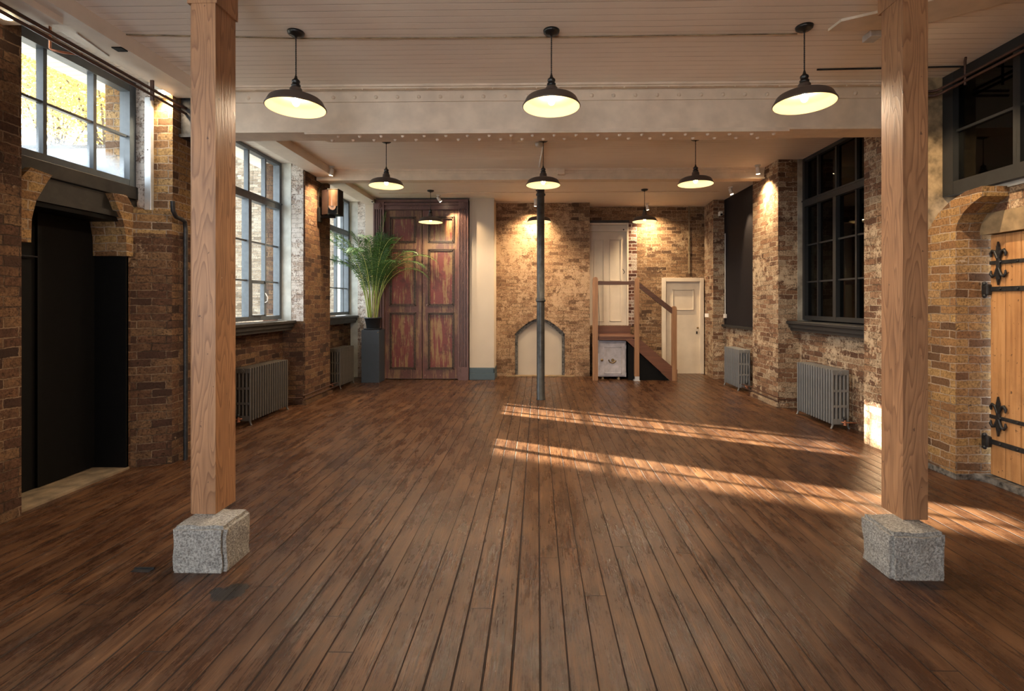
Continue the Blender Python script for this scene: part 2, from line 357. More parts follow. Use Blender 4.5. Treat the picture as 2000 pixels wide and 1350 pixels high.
M['palm'] = leaf_mat('palm_leaf', (.03, .085, .022), (.075, .17, .045), .25)
M['palm_stem'] = leaf_mat('palm_stem', (.26, .36, .07), (.40, .46, .14), .15)
M['palm_cane'] = plain('palm_cane', (.34, .26, .14), .6, var=.3, scale=20)

# ---------------------------------------------------------------- mesh helpers
ORG = {}
class MB:
    def __init__(s): s.v = []; s.f = []; s.sm = []
    def add(s, vs, fs, smooth=False):
        k = len(s.v); s.v += [tuple(q) for q in vs]; s.f += [tuple(i+k for i in f) for f in fs]; s.sm += [smooth]*len(fs); return s
    def box(s, x0, x1, y0, y1, z0, z1, bev=0.0):
        x0, x1 = min(x0, x1), max(x0, x1); y0, y1 = min(y0, y1), max(y0, y1); z0, z1 = min(z0, z1), max(z0, z1)
        if bev <= 0:
            return s.add([(x0,y0,z0),(x1,y0,z0),(x1,y1,z0),(x0,y1,z0),(x0,y0,z1),(x1,y0,z1),(x1,y1,z1),(x0,y1,z1)],
                  [(0,3,2,1),(4,5,6,7),(0,1,5,4),(1,2,6,5),(2,3,7,6),(3,0,4,7)])
        bm = bmesh.new(); bmesh.ops.create_cube(bm, size=1)
        for v in bm.verts: v.co = Vector(((x0+x1)/2+v.co.x*(x1-x0), (y0+y1)/2+v.co.y*(y1-y0), (z0+z1)/2+v.co.z*(z1-z0)))
        bmesh.ops.bevel(bm, geom=list(bm.edges), offset=bev, segments=2, affect='EDGES', profile=.5)
        bm.verts.index_update()
        s.add([v.co[:] for v in bm.verts], [[v.index for v in f.verts] for f in bm.faces]); bm.free(); return s
    def prism(s, pts, axis, a0, a1):
        # pts: 2D polygon; axis 'z': (x,y) pts, 'x': (y,z), 'y': (x,z)
        if a0 > a1: a0, a1 = a1, a0
        def mk(p, a): return {'z': (p[0], p[1], a), 'x': (a, p[0], p[1]), 'y': (p[0], a, p[1])}[axis]
        n = len(pts)
        ar = sum(pts[i][0]*pts[(i+1)%n][1]-pts[(i+1)%n][0]*pts[i][1] for i in range(n))
        if (ar < 0) != (axis == 'y'): pts = pts[::-1]
        vs = [mk(p, a0) for p in pts]+[mk(p, a1) for p in pts]
        fs = [tuple(range(n))[::-1], tuple(range(n, 2*n))]+[(i, (i+1)%n, n+(i+1)%n, n+i) for i in range(n)]
        return s.add(vs, fs)
    def tube(s, pts, r, n=8, caps=True, smooth=True):
        pts = [Vector(p) for p in pts]; rs = r if isinstance(r, (list, tuple)) else [r]*len(pts)
        k0 = len(s.v); vs = []; fs = []
        d0 = (pts[1]-pts[0]).normalized(); up = Vector((0, 0, 1)) if abs(d0.z) < .9 else Vector((1, 0, 0))
        a = d0.cross(up).normalized()
        for i, p in enumerate(pts):
            d = (pts[min(i+1, len(pts)-1)]-pts[max(i-1, 0)]).normalized()
            a = (a-d*a.dot(d)).normalized(); b = d.cross(a)
            for j in range(n):
                t = 2*math.pi*j/n; vs.append(p+(a*math.cos(t)+b*math.sin(t))*rs[i])
        for i in range(len(pts)-1):
            for j in range(n): fs.append((i*n+j, i*n+(j+1)%n, (i+1)*n+(j+1)%n, (i+1)*n+j))
        s.add(vs, fs, smooth)
        if caps:
            m = len(pts)-1
            s.add(vs[:n], [tuple(range(n))[::-1]]); s.add(vs[m*n:], [tuple(range(n))])
        return s
    def lathe(s, prof, cx=0, cy=0, cz=0, n=32, smooth=True, closed=False):
        vs = []; fs = []
        for r, z in prof:
            for j in range(n):
                t = 2*math.pi*j/n; vs.append((cx+r*math.cos(t), cy+r*math.sin(t), cz+z))
        k = len(prof)
        for i in range(k-1 if not closed else k):
            i2 = (i+1) % k
            for j in range(n): fs.append((i*n+j, i*n+(j+1)%n, i2*n+(j+1)%n, i2*n+j))
        return s.add(vs, fs, smooth)
    def disc(s, r, cx, cy, cz, n=24, up=True):
        vs = [(cx+r*math.cos(2*math.pi*j/n), cy+r*math.sin(2*math.pi*j/n), cz) for j in range(n)]
        return s.add(vs, [tuple(range(n)) if up else tuple(range(n))[::-1]])
    def sphere(s, c, r, n=10, m=6, sz=1.0):
        vs = [(c[0], c[1], c[2]-r*sz)]; fs = []
        for i in range(1, m):
            a = -math.pi/2+math.pi*i/m
            for j in range(n):
                t = 2*math.pi*j/n; vs.append((c[0]+r*math.cos(a)*math.cos(t), c[1]+r*math.cos(a)*math.sin(t), c[2]+r*sz*math.sin(a)))
        vs.append((c[0], c[1], c[2]+r*sz)); L = len(vs)-1
        for j in range(n): fs.append((0, 1+(j+1)%n, 1+j)); fs.append((L, L-n+j, L-n+(j+1)%n))
        for i in range(m-2):
            for j in range(n): fs.append((1+i*n+j, 1+i*n+(j+1)%n, 1+(i+1)*n+(j+1)%n, 1+(i+1)*n+j))
        return s.add(vs, fs, True)
    def rot(s, mat, c=(0, 0, 0)):
        c = Vector(c); s.v = [tuple(c+mat@(Vector(v)-c)) for v in s.v]; return s
    def build(s, name, mat, parent=None, local=False, recenter=True):
        me = bpy.data.meshes.new(name)
        if parent is not None: org = Vector((0, 0, 0)) if local else Vector(ORG[parent.name])
        elif recenter and not local:
            xs = [v[0] for v in s.v]; ys = [v[1] for v in s.v]; zs = [v[2] for v in s.v]
            org = Vector(((min(xs)+max(xs))/2, (min(ys)+max(ys))/2, min(zs)))
        else: org = Vector((0, 0, 0))
        me.from_pydata([tuple(Vector(v)-org) for v in s.v], [], s.f); me.polygons.foreach_set('use_smooth', s.sm)
        me.materials.append(M[mat] if isinstance(mat, str) else mat); me.update()
        o = bpy.data.objects.new(name, me); col.objects.link(o)
        if parent is not None: o.parent = parent; ORG[o.name] = tuple(org)
        else: o.location = org; ORG[o.name] = tuple(org)
        return o
def tag(o, label=None, cat=None, group=None, kind=None):
    if label: o['label'] = label
    if cat: o['category'] = cat
    if group: o['group'] = group
    if kind: o['kind'] = kind
    return o
def empty(name, loc, label=None, cat=None, group=None, kind=None, rz=0):
    o = bpy.data.objects.new(name, None); o.location = loc; o.rotation_euler = (0, 0, rz); o.empty_display_size = .1
    col.objects.link(o); ORG[o.name] = tuple(loc); return tag(o, label, cat, group, kind)
def copy_tree(o, parent=None):
    c = o.copy(); col.objects.link(c); c.parent = parent
    for ch in list(o.children): copy_tree(ch, c)
    return c
def light(name, typ, loc, energy, color, parent=None, **kw):
    d = bpy.data.lights.new(name, typ); d.energy = energy; d.color = color
    for k, v in kw.items(): setattr(d, k, v)
    o = bpy.data.objects.new(name, d); o.location = loc; col.objects.link(o); o.parent = parent
    return o
def aim(o, frm, to):
    o.rotation_euler = (Vector(to)-Vector(frm)).to_track_quat('-Z', 'Y').to_euler()

ZC = 3.77; ZC3 = 3.735; REAR = -3.6

# ================================================================ SETTING
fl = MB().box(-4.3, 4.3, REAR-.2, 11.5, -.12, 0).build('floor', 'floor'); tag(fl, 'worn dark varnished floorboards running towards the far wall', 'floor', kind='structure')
ce = MB().box(-4.5, 4.5, REAR-.2, 8.25, ZC, ZC+.25).build('ceiling', 'ceiling')
MB().box(-4.5, 4.5, 8.25, 11.6, ZC3, ZC3+.25).build('ceiling_boards', 'ceiling', ce)
tag(ce, 'cream painted matchboard ceiling', 'ceiling', kind='structure')

# ---- left wall
L = -1
wl = MB()
wl.box(-3.98, -4.30, 5.65, 7.76, 0, 1.29); wl.box(-3.98, -4.30, 8.72, 10.62, 0, 1.29)      # below windows
wl.box(-3.92, -4.30, 2.4, 3.62, 0, 2.62)
wl.box(-4.28, -4.30, 3.62, 4.74, 0, 2.4)
wallL = wl.build('wall_left', 'brick_left', recenter=False); tag(wallL, 'brick window wall on the left of the room', 'wall', kind='structure')
# near pier at the left edge of the picture
MB().box(-3.86, -4.30, 2.9, 3.68, 0, ZC).build('pier', 'brick_left', wallL)
# first pier, splayed below, square above
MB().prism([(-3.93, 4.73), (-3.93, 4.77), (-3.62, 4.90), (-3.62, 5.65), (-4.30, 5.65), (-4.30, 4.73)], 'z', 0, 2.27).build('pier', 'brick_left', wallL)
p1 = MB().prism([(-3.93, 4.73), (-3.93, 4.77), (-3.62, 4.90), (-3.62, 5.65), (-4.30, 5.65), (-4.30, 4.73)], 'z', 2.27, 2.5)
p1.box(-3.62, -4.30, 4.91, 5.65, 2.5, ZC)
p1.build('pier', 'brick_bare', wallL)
p2 = MB().box(-3.635, -4.30, 7.78, 8.72, 0, ZC).box(-3.615, -3.7, 7.76, 8.74, 0, .10).box(-3.60, -3.7, 7.745, 8.75, .0, .05)
p2.box(-3.7, -3.98, 7.755, 7.78, 0, .1)
p2.build('pier', 'brick_left', wallL)
MB().box(-3.66, -3.85, 7.772, 7.79, 1.3, ZC).build('daylit_reveal', 'brick_pale', wallL)  # reveal face whose colour carries the bright daylight
MB().box(-3.85, -4.06, 7.766, 7.79, 1.3, ZC).build('plaster_reveal', 'plaster_pale', wallL)
MB().box(-3.86, -4.06, 4.90, 4.92, 2.5, ZC).build('plaster_reveal', 'brick_pale', wallL)
bk = MB().box(-3.40, -4.30, 10.6, 11.4, 0, ZC3)
bk.build('far_corner', 'plaster_pale', wallL)
MB().box(-3.62, -3.82, 10.585, 10.62, .0, ZC3).build('brick_strip', 'brick_pale', wallL)
MB().tube([(-3.60, 10.56, .0), (-3.60, 10.56, ZC3)], .022).build('painted_pipe', 'white', wallL)
# springers of the removed arch
def springer(yc, sgn, x0, x1, z0):
    pts = [(yc+.07*sgn, z0), (yc-.06*sgn, z0), (yc-.065*sgn, z0+.18), (yc-.10*sgn, z0+.33), (yc-.19*sgn, z0+.50), (yc-.23*sgn, z0+.56), (yc-.06*sgn, z0+.58), (yc+.02*sgn, z0+.48), (yc+.07*sgn, z0+.30)]
    return MB().prism(pts, 'x', x0, x1)
sp = springer(4.76, 1, -3.91, -4.24, 2.04); sp.prism([(4.83, 2.04), (4.83, 2.34), (4.78, 2.52), (4.90, 2.52), (4.90, 2.04)], 'x', -3.88, -4.0)
sp.build('arch_springer', 'brick_bare', wallL)
springer(3.74, -1, -3.91, -4.2, 2.06).build('arch_springer', 'brick_bare', wallL)
# outside reveals
MB().box(-4.16, -4.31, 4.97, 5.62, -.2, 4.6).build('outer_reveal', 'brick_outd', wallL)
MB().box(-4.16, -4.31, 7.80, 8.70, -.2, 4.6).build('outer_reveal', 'brick_outd', wallL)
MB().box(-4.16, -4.31, 10.61, 11.6, -.2, 4.6).build('outer_reveal', 'brick_outd', wallL)
# nearer stretch of wall beside and behind the camera
q = MB().box(-3.95, -4.30, REAR, 2.4, 0, 1.29)
for y0, y1 in ((2.0, 2.95), (-3.6, -1.4)): q.box(-3.66, -4.30, y0, y1, 0, ZC)
q.build('wall_left_near', 'brick_left', wallL)

# ---- right wall
wr = MB()
wr.box(3.99, 4.38, 5.7, 7.72, 0, 1.29); wr.box(3.93, 4.38, 8.60, 10.58, 0, 1.10)
wr.box(4.0, 4.38, 3.3, 4.62, 2.38, 2.575)
wallR = wr.build('wall_right', 'brick_right', recenter=False); tag(wallR, 'pale scrubbed brick wall on the right of the room', 'wall', kind='structure')
MB().box(3.70, 4.38, 4.96, 5.76, 0, ZC).build('pier', 'brick_right', wallR)
p2 = MB().box(3.66, 4.38, 7.71, 8.61, 0, ZC).box(3.645, 3.8, 7.695, 8.62, 0, .13).box(3.625, 3.8, 7.68, 8.63, 0, .06).box(3.8, 3.99, 7.69, 7.71, 0, .13)
p2.build('pier', 'brick_right', wallR)
MB().box(3.95, 4.12, 7.700, 7.72, 1.3, ZC).build('plaster_reveal', 'plaster', wallR)
MB().box(3.70, 4.38, 4.925, 4.97, 2.2, ZC).build('plaster_reveal', 'plaster_tan', wallR)
ap = MB().box(3.77, 4.38, 4.60, 4.945, 0, 2.25)
ap.prism([(4.945, 2.25), (4.60, 2.25), (4.575, 2.32), (4.51, 2.40), (4.42, 2.46), (4.33, 2.50), (4.33, 2.585), (4.50, 2.575), (4.66, 2.52), (4.80, 2.43), (4.90, 2.32)], 'x', 3.77, 4.05)
ap.build('arch_pier', 'brick_bare', wallR)
MB().box(3.765, 4.02, 4.59, 4.955, 0, .05).build('pier_footing', 'stonegrey', wallR)
MB().box(3.985, 4.2, 3.2, 4.60, 2.20, 2.385).build('stone_lintel', 'sandstone', wallR)
MB().box(3.98, 4.1, 3.2, 4.62, 2.575, 2.62).build('mortar_band', 'plaster_pale', wallR)
q = MB().prism([(3.735, 11.35), (3.67, 10.56), (4.38, 10.56), (4.38, 11.35)], 'z', 0, ZC3)
q.build('far_corner', 'brick_right', wallR)
q = MB().box(4.0, 4.38, REAR, 3.3, 0, ZC)
for y0, y1 in ((2.2, 3.2), (-.5, .4)): q.box(3.72, 4.38, y0, y1, 0, ZC)
q.build('wall_right_near', 'brick_right', wallR)

# ---- back wall
wb = MB()
closure = [(-4.4, 4.4, 11.6, 11.8, 0, ZC3+.1)]
# left block with a pointed opening
ow0, ow1 = atY(1006, 740, 10.82)[0], atY(1103, 740, 10.82)[0]
zs = atY(1006, 652, 10.82)[2]; za = atY(1054, 622, 10.82)[2]; xm = (ow0+ow1)/2
def arc(x0, x1, zs, za, n=7, inset=0.0):
    """four-centred pointed head from left springing to apex to right springing"""
    pts = []
    for i in range(n+1):
        t = i/n; pts.append((x0+inset+(xm-x0-inset)*t, zs+(za-inset-zs)*(1-(1-t)**1.75)))
    rt = [(2*xm-x, z) for x, z in pts[::-1]][1:]
    return pts+rt
A = arc(ow0, ow1, zs, za)
X0b, X1b = -.95, atY(1152, 600, 10.82)[0]
poly = [(X0b, 0), (ow0, 0)]+A+[(ow1, 0), (X1b, 0), (X1b, ZC3), (X0b, ZC3)]
# split at the apex so that both halves are simple polygons
lp = [(X0b, 0), (ow0, 0)]+A[:8]+[(xm, ZC3), (X0b, ZC3)]
rp = [(xm, ZC3)]+A[7:]+[(ow1, 0), (X1b, 0), (X1b, ZC3)]
wb.prism(lp, 'y', 10.82, 11.3); wb.prism(rp, 'y', 10.82, 11.3)
wallB = wb.build('wall_back', 'brick_back', recenter=False); tag(wallB, 'warm-lit brick wall across the far end of the room', 'wall', kind='structure')
MB().box(X0b-3.6, X1b+.02, 11.28, 11.6, 0, ZC3).build('infill', 'brick_back', wallB)
dx0, dx1 = atY(1152, 600, 11.3)[0], atY(1227, 600, 11.3)[0]
dz0, dz1 = atY(1200, 636, 11.3)[2], atY(1200, 436, 11.3)[2]
ex0, ex1 = atY(1292, 600, 11.3)[0], atY(1373, 600, 11.3)[0]
ez1 = atY(1300, 543, 11.3)[2]
r = MB().box(X1b-.05, dx1, 11.3, 11.6, 0, dz0+.005).box(*closure[0]).box(X1b-.05, dx1, 11.3, 11.6, dz1+.02, ZC3).box(dx1, ex0, 11.3, 11.6, 0, ZC3)
r.box(ex0, ex1, 11.3, 11.6, ez1, ZC3).box(ex1, 4.0, 11.3, 11.6, 0, ZC3)
r.build('recessed_brickwork', 'brick_backr', wallB)
MB().box(dx1+.005, dx1+.19, 11.288, 11.31, dz0, dz1+.04).build('quoin_strip', 'brick_quoin', wallB)
MB().box(atY(1117, 400, 10.82)[0], X1b-.005, 10.80, 10.85, atY(1117, 431, 10.82)[2], ZC3).build('dark_patch', 'brick_backr', wallB)
MB().box(atY(1344, 400, 11.3)[0], atY(1347, 400, 11.3)[0], 11.28, 11.31, ez1+.1, ZC3).build('painted_pipe', 'plaster_tan', wallB)
MB().box(X1b, dx1+.02, 11.27, 11.33, dz1+.005, dz1+.06).build('door_lintel', 'charcoal_wood', wallB)
# beige pillar with teal skirting
bx0, bx1 = atY(917, 700, 10.30)[0], atY(965, 700, 10.30)[0]
MB().box(bx0, bx1, 10.30, 10.9, 0, ZC3).build('beige_pillar', 'beige', wallB)
sk = MB().box(bx0, bx1+.018, 10.262, 10.31, 0, .135, .006).box(bx0, bx1+.01, 10.28, 10.31, .135, .235, .006).box(bx0, bx1+.004, 10.292, 10.31, .235, .25)
sk.box(bx1-.01, bx1+.018, 10.28, 10.9, 0, .135).box(bx1-.01, bx1+.01, 10.28, 10.9, .135, .235)
tag(sk.build('baseboard_back', 'teal'), 'dark teal moulded skirting at the foot of the beige pillar', 'skirting', kind='structure')
MB().box(-3.6, bx0+.3, 10.42, 11.3, 0, ZC3).build('door_backing', 'beige', wallB)

# blocked pointed doorway
arch = empty('trim_1', (xm, 10.82, 0), 'blocked pointed-arch doorway with crumbling stone edge behind the iron column', 'blocked doorway', kind='structure')
def ring(A, B, y0, y1, legs=True):
    m = MB()
    PA = [(A[0][0], 0)]+A+[(A[-1][0], 0)]; PB = [(B[0][0], 0)]+B+[(B[-1][0], 0)]
    for i in range(len(PA)-1): m.prism([PA[i], PA[i+1], PB[i+1], PB[i]], 'y', y0, y1)
    return m
def scl(A, d, dz):
    out = []
    for x, z in A: out.append((x+(d if x < xm else -d)*min(1, abs(x-xm)/.3), z-dz))
    return out
iw = .055
B = scl(A, iw, .055)
ring(A, B, 10.86, 11.0).build('stone_edge', 'stonegrey', arch)
ring(scl(A, -.11, -.11), A, 10.805, 10.86).build('rendered_band', 'brick_back', arch)
pn = MB(); pn.prism([(ow0-.0, .0)]+A+[(ow1, .0)], 'y', 10.97, 11.05); pn.build('blocking_panel', 'beige', arch)
MB().box(ow0-.17, ow1+.2, 10.74, 10.86, 0, .022).build('threshold_board', 'sandstone', arch)

# rear wall behind the camera, glazed
rear = MB().box(-4.38, 4.38, REAR-.25, REAR, 0, .5).box(-4.38, 4.38, REAR-.25, REAR, 3.4, ZC).box(-4.38, -3.5, REAR-.25, REAR, .5, 3.4).box(.2, 4.38, REAR-.25, REAR, .5, 3.4)
tag(rear.build('wall_rear', 'brick_bare', recenter=False), 'brick wall behind the viewpoint', 'wall', kind='structure')

# ---------------------------------------------------------------- beams
def rivet(m, x, y, z, d=(0, 0, -1), r=.020):
    n = 6; vs = []; dz = Vector(d); a = dz.cross(Vector((1, 0, 0))).normalized(); b = dz.cross(a)
    for rr, h in ((1, 0), (.75, .6)):
        for j in range(n):
            t = 2*math.pi*j/n; vs.append(Vector((x, y, z))+(a*math.cos(t)+b*math.sin(t))*r*rr+dz*r*h*1.2)
    vs.append(Vector((x, y, z))+dz*r*1.0)
    fs = [(j, (j+1)%n, n+(j+1)%n, n+j) for j in range(n)]+[(n+j, n+(j+1)%n, 2*n) for j in range(n)]
    m.add(vs, fs, True)
bm1 = MB()
Y0, Y1, ZB = 4.965, 5.225, 3.294
bm1.box(-3.46, 3.9, Y0+.105, Y1-.105, ZB+.01, ZC+.03)                 # web
bm1.box(-3.44, 3.72, Y0, Y1, ZC-.022, ZC+.002)                 # top plate
bm1.box(-3.44, 3.72, Y0, Y1, ZB, ZB+.02)                       # bottom flange
bm1.box(-3.44, 3.72, Y0+.088, Y0+.107, ZC-.14, ZC-.02).box(-3.44, 3.72, Y0+.088, Y0+.107, ZB+.02, ZB+.12)
bm1.prism([(-2.33, Y0+.003), (-2.19, Y1-.003), (2.33, Y1-.003), (2.47, Y0+.003)], 'z', ZB-.018, ZB)  # cover plate
bm1.box(-3.44, 3.72, Y0+.02, Y0+.07, ZC-.036, ZC-.022)
x = -3.38
while x < 3.65:
    rivet(bm1, x, Y0+.088, ZC-.095, (0, -1, 0), .021); rivet(bm1, x+.1, Y0+.03, ZC-.036, (0, 0, -1), .010)
    if -2.25 < x < 2.4:
        rivet(bm1, x+.06, Y0+.07, ZB-.018); rivet(bm1, x-.05, Y0+.185, ZB-.018); rivet(bm1, x+.06, Y0+.05, ZB+.02, (0, 0, 1), .018)
    x += .218
o = bm1.build('ceiling_beam', 'beam_paint'); tag(o, 'deep cream riveted steel beam across the ceiling, nearer of the two', 'beam', 'riveted steel beams', 'structure')
MB().box(-3.60, -3.46, 5.0, 5.03, 3.30, ZC).box(-3.60, -3.46, 5.16, 5.19, 3.30, ZC).box(-3.61, -3.44, 4.98, 5.21, 3.26, 3.293).build('beam_bracket', 'iron', o)
bm2 = MB(); Y0, Y1, ZB2 = 8.15, 8.35, 3.59
bm2.box(-3.95, 3.95, Y0+.03, Y1-.03, ZB2+.01, ZC+.03).box(-3.62, 3.66, Y0, Y1, ZB2, ZB2+.02).box(-3.62, 3.66, Y0, Y1, ZC-.03, ZC+.002).box(-3.62, 3.66, Y0+.02, Y0+.035, ZC-.075, ZC-.03)
x = -3.4
while x < 3.6:
    rivet(bm2, x, Y0+.02, ZC-.055, (0, -1, 0), .008); x += .25
o = bm2.build('ceiling_beam', 'beam_paint'); tag(o, 'shallow cream steel beam carried by the iron column', 'beam', 'riveted steel beams', 'structure')
# boxed-in longitudinal beam on the left
for n, (a, b_, lab) in enumerate((( REAR, 4.97, 'long cream boxed-in beam above the nearest left window'), (5.22, 8.15, 'long cream boxed-in beam above the middle left window'), (8.35, 10.42, 'long cream boxed-in beam above the farthest left window'))):
    m = MB().box(-3.33, -3.62, a, b_, 3.648, ZC+.01)
    o = m.build('boxed_beam', 'paint'); tag(o, lab, 'boxed beam', 'boxed beams along the window side', 'structure')
    if n == 0:
        v = MB().box(-3.34, -3.42, *sorted((atZ(241, 92, 3.645)[1], atZ(262, 100, 3.645)[1])), 3.640, 3.652); v.build('vent_slot', 'black', o)
        g = atZ(150, 66, 3.64); h = atZ(212, 110, 3.64)
        MB().tube([(g[0], g[1], 3.643), (h[0], h[1], 3.643)], .006).build('cable', 'white', o)
o = MB().box(-3.42, -3.98, 2.2, 3.555, 3.60, ZC+.01, .004).build('duct_box', 'paint'); tag(o, 'boxed duct end at the upper left corner of the view', 'duct', kind='structure')
xr, yr, _ = atZ(1640, 40, ZC)
o = MB().prism([(xr-.02, yr+.12), (xr+.0, yr-.02), (xr+.9, yr-.5), (xr+1.3, yr-.42), (xr+.55, yr+.1)], 'z', ZC-.02, ZC+.01).build('ceiling_patch', 'beam_paint')
tag(o, 'grey repair board fixed across the ceiling beside the right timber post', 'ceiling patch', kind='structure')

# ---------------------------------------------------------------- windows
def window(n, s, xw, y0, y1, z0, z1, ys, thick, zs, transom, frame_m, glass_m, label, sill=None, casement=None, glassfog_below=None, blackout=False, fw=.06, head=.05, barx=.022, zlow_only=False):
    t = empty('window_%d' % n, (s*xw, (y0+y1)/2, z0), label, 'window', kind='structure')
    def bx(m, a0, a1, yy0, yy1, zz0, zz1): m.box(s*(xw+a0), s*(xw+a1), yy0, yy1, zz0, zz1)
    m = MB(); bx(m, -.05, .05, y0, y0+fw, z0, z1); bx(m, -.05, .05, y1-fw, y1, z0, z1); bx(m, -.048, .048, y0+fw, y1-fw, z0, z0+fw); bx(m, -.048, .048, y0+fw, y1-fw, z1-head, z1)
    m.build('window_frame', frame_m, t)
    if transom:
        m = MB(); bx(m, -.055, .05, y0+.01, y1-.01, transom-.05, transom+.05); bx(m, -.065, -.05, y0, y1, transom+.03, transom+.052); m.build('transom', frame_m, t)
    for y in ys:
        th = y in thick
        m = MB()
        if th: bx(m, -.05, .05, y-.035, y+.035, z0, transom if transom else z1); 
        else: bx(m, -.03, .03, y-.016, y+.016, z0+.02, transom if transom else z1)
        if transom: bx(m, -.03, .03, y-.019, y+.019, transom, z1-.02)
        m.build('mullion' if th else 'glazing_bar', frame_m, t)
    for z in zs:
        m = MB(); bx(m, -.02, .02, y0+.02, y1-.02, z-.011, z+.011); m.build('glazing_bar', frame_m, t)
    m = MB(); bx(m, .004, .010, y0+.03, y1-.03, z0+.03, z1-.03); m.build('window_glass', glass_m, t)
    if casement:
        a, b_, c0, c1 = casement
        f = MB(); bx(f, -.04, .02, a, a+.035, c0, c1); bx(f, -.04, .02, b_-.035, b_, c0, c1); bx(f, -.04, .02, a, b_, c0, c0+.045); bx(f, -.04, .02, a, b_, c1-.035, c1)
        fo = f.build('casement', frame_m, t)
        h = MB().tube([(s*(xw-.045), b_-.02, c0+.22), (s*(xw-.08), b_-.02, c0+.24), (s*(xw-.085), b_-.02, c0+.30), (s*(xw-.05), b_-.02, c0+.36)], .008)
        h.build('handle', 'white', fo)
        h = MB().tube([(s*(xw-.05), a+.06, c0+.03), (s*(xw-.08), a+.16, c0+.03), (s*(xw-.05), a+.26, c0+.03)], .007); h.build('stay', 'iron', fo)
    if sill:
        a0, zt, ya, yb = sill
        m = MB().box(s*(a0), s*(xw+.02), ya, yb, zt-.045, zt, .008); m.box(s*(a0+.03), s*(xw+.02), ya+.02, yb-.02, zt-.10, zt-.045)
        m.box(s*(a0+.055), s*(xw+.02), ya+.03, yb-.03, zt-.145, zt-.10); m.build('window_sill', 'charcoal_wood' if s < 0 else frame_m, t)
    if blackout:
        m = MB(); bx(m, .10, .14, y0-.05, y1+.05, z0-.05, min(z1+.05, 3.76)); m.build('blackout_board', 'blackout', t)
    return t
window(1, -1, 4.03, 3.5, 4.897, 2.72, ZC-.004, [4.0, 4.46], [], [3.22], None, 'greyframe', 'glassfog', 'high blue-grey steel window above the black doorway at left', fw=.075, head=.11)
window(2, -1, 4.05, 5.6, 7.763, 1.335, ZC-.004, [6.03, 6.47, 6.91, 7.345], [6.03, 6.91], [1.90, 2.453], 3.08, 'greyframe', 'glass', 'tall blue-grey window with a small casement, middle of the left wall', sill=(3.76, 1.315, 5.6, 7.76), casement=(6.945, 7.32, 1.37, 1.90))
window(3, -1, 4.05, 8.66, 10.597, 1.335, ZC3-.004, [9.12, 9.56, 9.98, 10.32], [9.56], [1.88, 2.43], 3.04, 'greyframe', 'glass', 'tall blue-grey window behind the potted palm', sill=(3.79, 1.315, 8.73, 10.58))
window(4, 1, 3.96, 3.0, 4.922, 2.615, ZC-.004, [3.35, 4.18, 4.21], [], [3.21], None, 'blackframe', 'darkglass', 'high black-framed dark window above the plank door', blackout=True, fw=.12, head=.09)
window(5, 1, 4.07, 5.6, 7.697, 1.335, ZC-.004, [6.03, 6.45, 6.88, 7.32], [6.03, 6.88], [1.90, 2.453], 3.08, 'blackframe', 'darkglass', 'tall black window with dark panes on the right wall', sill=(3.78, 1.315, 5.7, 7.72), blackout=True)
# windows near and behind the viewpoint
window(6, -1, 4.05, -1.4, 2.0, 1.335, ZC-.004, [-.9, -.4, .1, .6, 1.1, 1.6], [-.4, .6], [1.9, 2.45], 3.08, 'greyframe', 'glass', 'tall window on the left wall beside the viewpoint', sill=(3.76, 1.315, -1.4, 2.0))
t = empty('window_8', (-1.65, REAR-.1, .5), 'wide window in the wall behind the viewpoint', 'window', kind='structure')
m = MB()
for k in range(6): xx = -3.5+3.7*k/5; m.box(xx-.03, xx+.03, REAR-.15, REAR-.05, .5, 3.4)
for z in (.53, 1.5, 2.4, 3.37): m.box(-3.5, .2, REAR-.14, REAR-.06, z-.03, z+.03)
m.build('window_frame', 'greyframe', t)
# black blind panel on right, far bay
t = empty('window_7', (3.90, 9.6, 1.1), 'window blanked by a flat black blind in the far right bay', 'window', kind='structure')
MB().box(3.90, 3.93, 8.55, 10.56, 1.13, ZC3-.003).build('blind', 'blackout', t)
MB().box(3.84, 3.93, 8.60, 10.57, 1.09, 1.135).build('window_sill', 'blackframe', t)
MB().tube([(3.885, 10.47, 1.35), (3.885, 10.47, 3.02)], .009).box(3.86, 3.9, 10.43, 10.51, 1.27, 1.35).build('cord_track', 'white', t)

# ---------------------------------------------------------------- left black doorway (door_1)
d1 = empty('door_1', (-4.1, 4.2, 0), 'black doorway with one dark leaf ajar under timber lintels at left', 'doorway', kind='structure')
MB().box(-4.235, -4.275, 4.17, 4.74, .03, 2.42).build('door_leaf', 'black', d1)
m = MB().box(-3.93, -4.28, 4.715, 4.745, .02, 2.035).box(-3.95, -4.28, 3.68, 3.70, .02, 2.05).box(-3.96, -4.28, 3.62, 4.76, 2.36, 2.42).box(-4.26, -4.28, 3.62, 4.76, 0, 2.42)
m.build('door_frame', 'black', d1)
MB().tube([(-4.22, 3.72, 1.98), (-4.22, 4.15, 1.98)], .008).build('closer_bar', 'iron', d1)
MB().box(-3.915, -4.28, 3.66, 4.74, -.01, .02).build('stone_threshold', 'dull_stone', d1)
m = MB().box(-3.96, -4.12, 3.5, 4.905, 2.61, 2.735, .006).box(-3.97, -4.12, 3.5, 4.9, 2.45, 2.605, .006).box(-3.94, -4.1, 3.6, 4.70, 2.40, 2.45)
o = m.build('trim_2', 'charcoal_wood'); tag(o, 'black timber lintel beams above the left doorway', 'lintel', kind='structure')

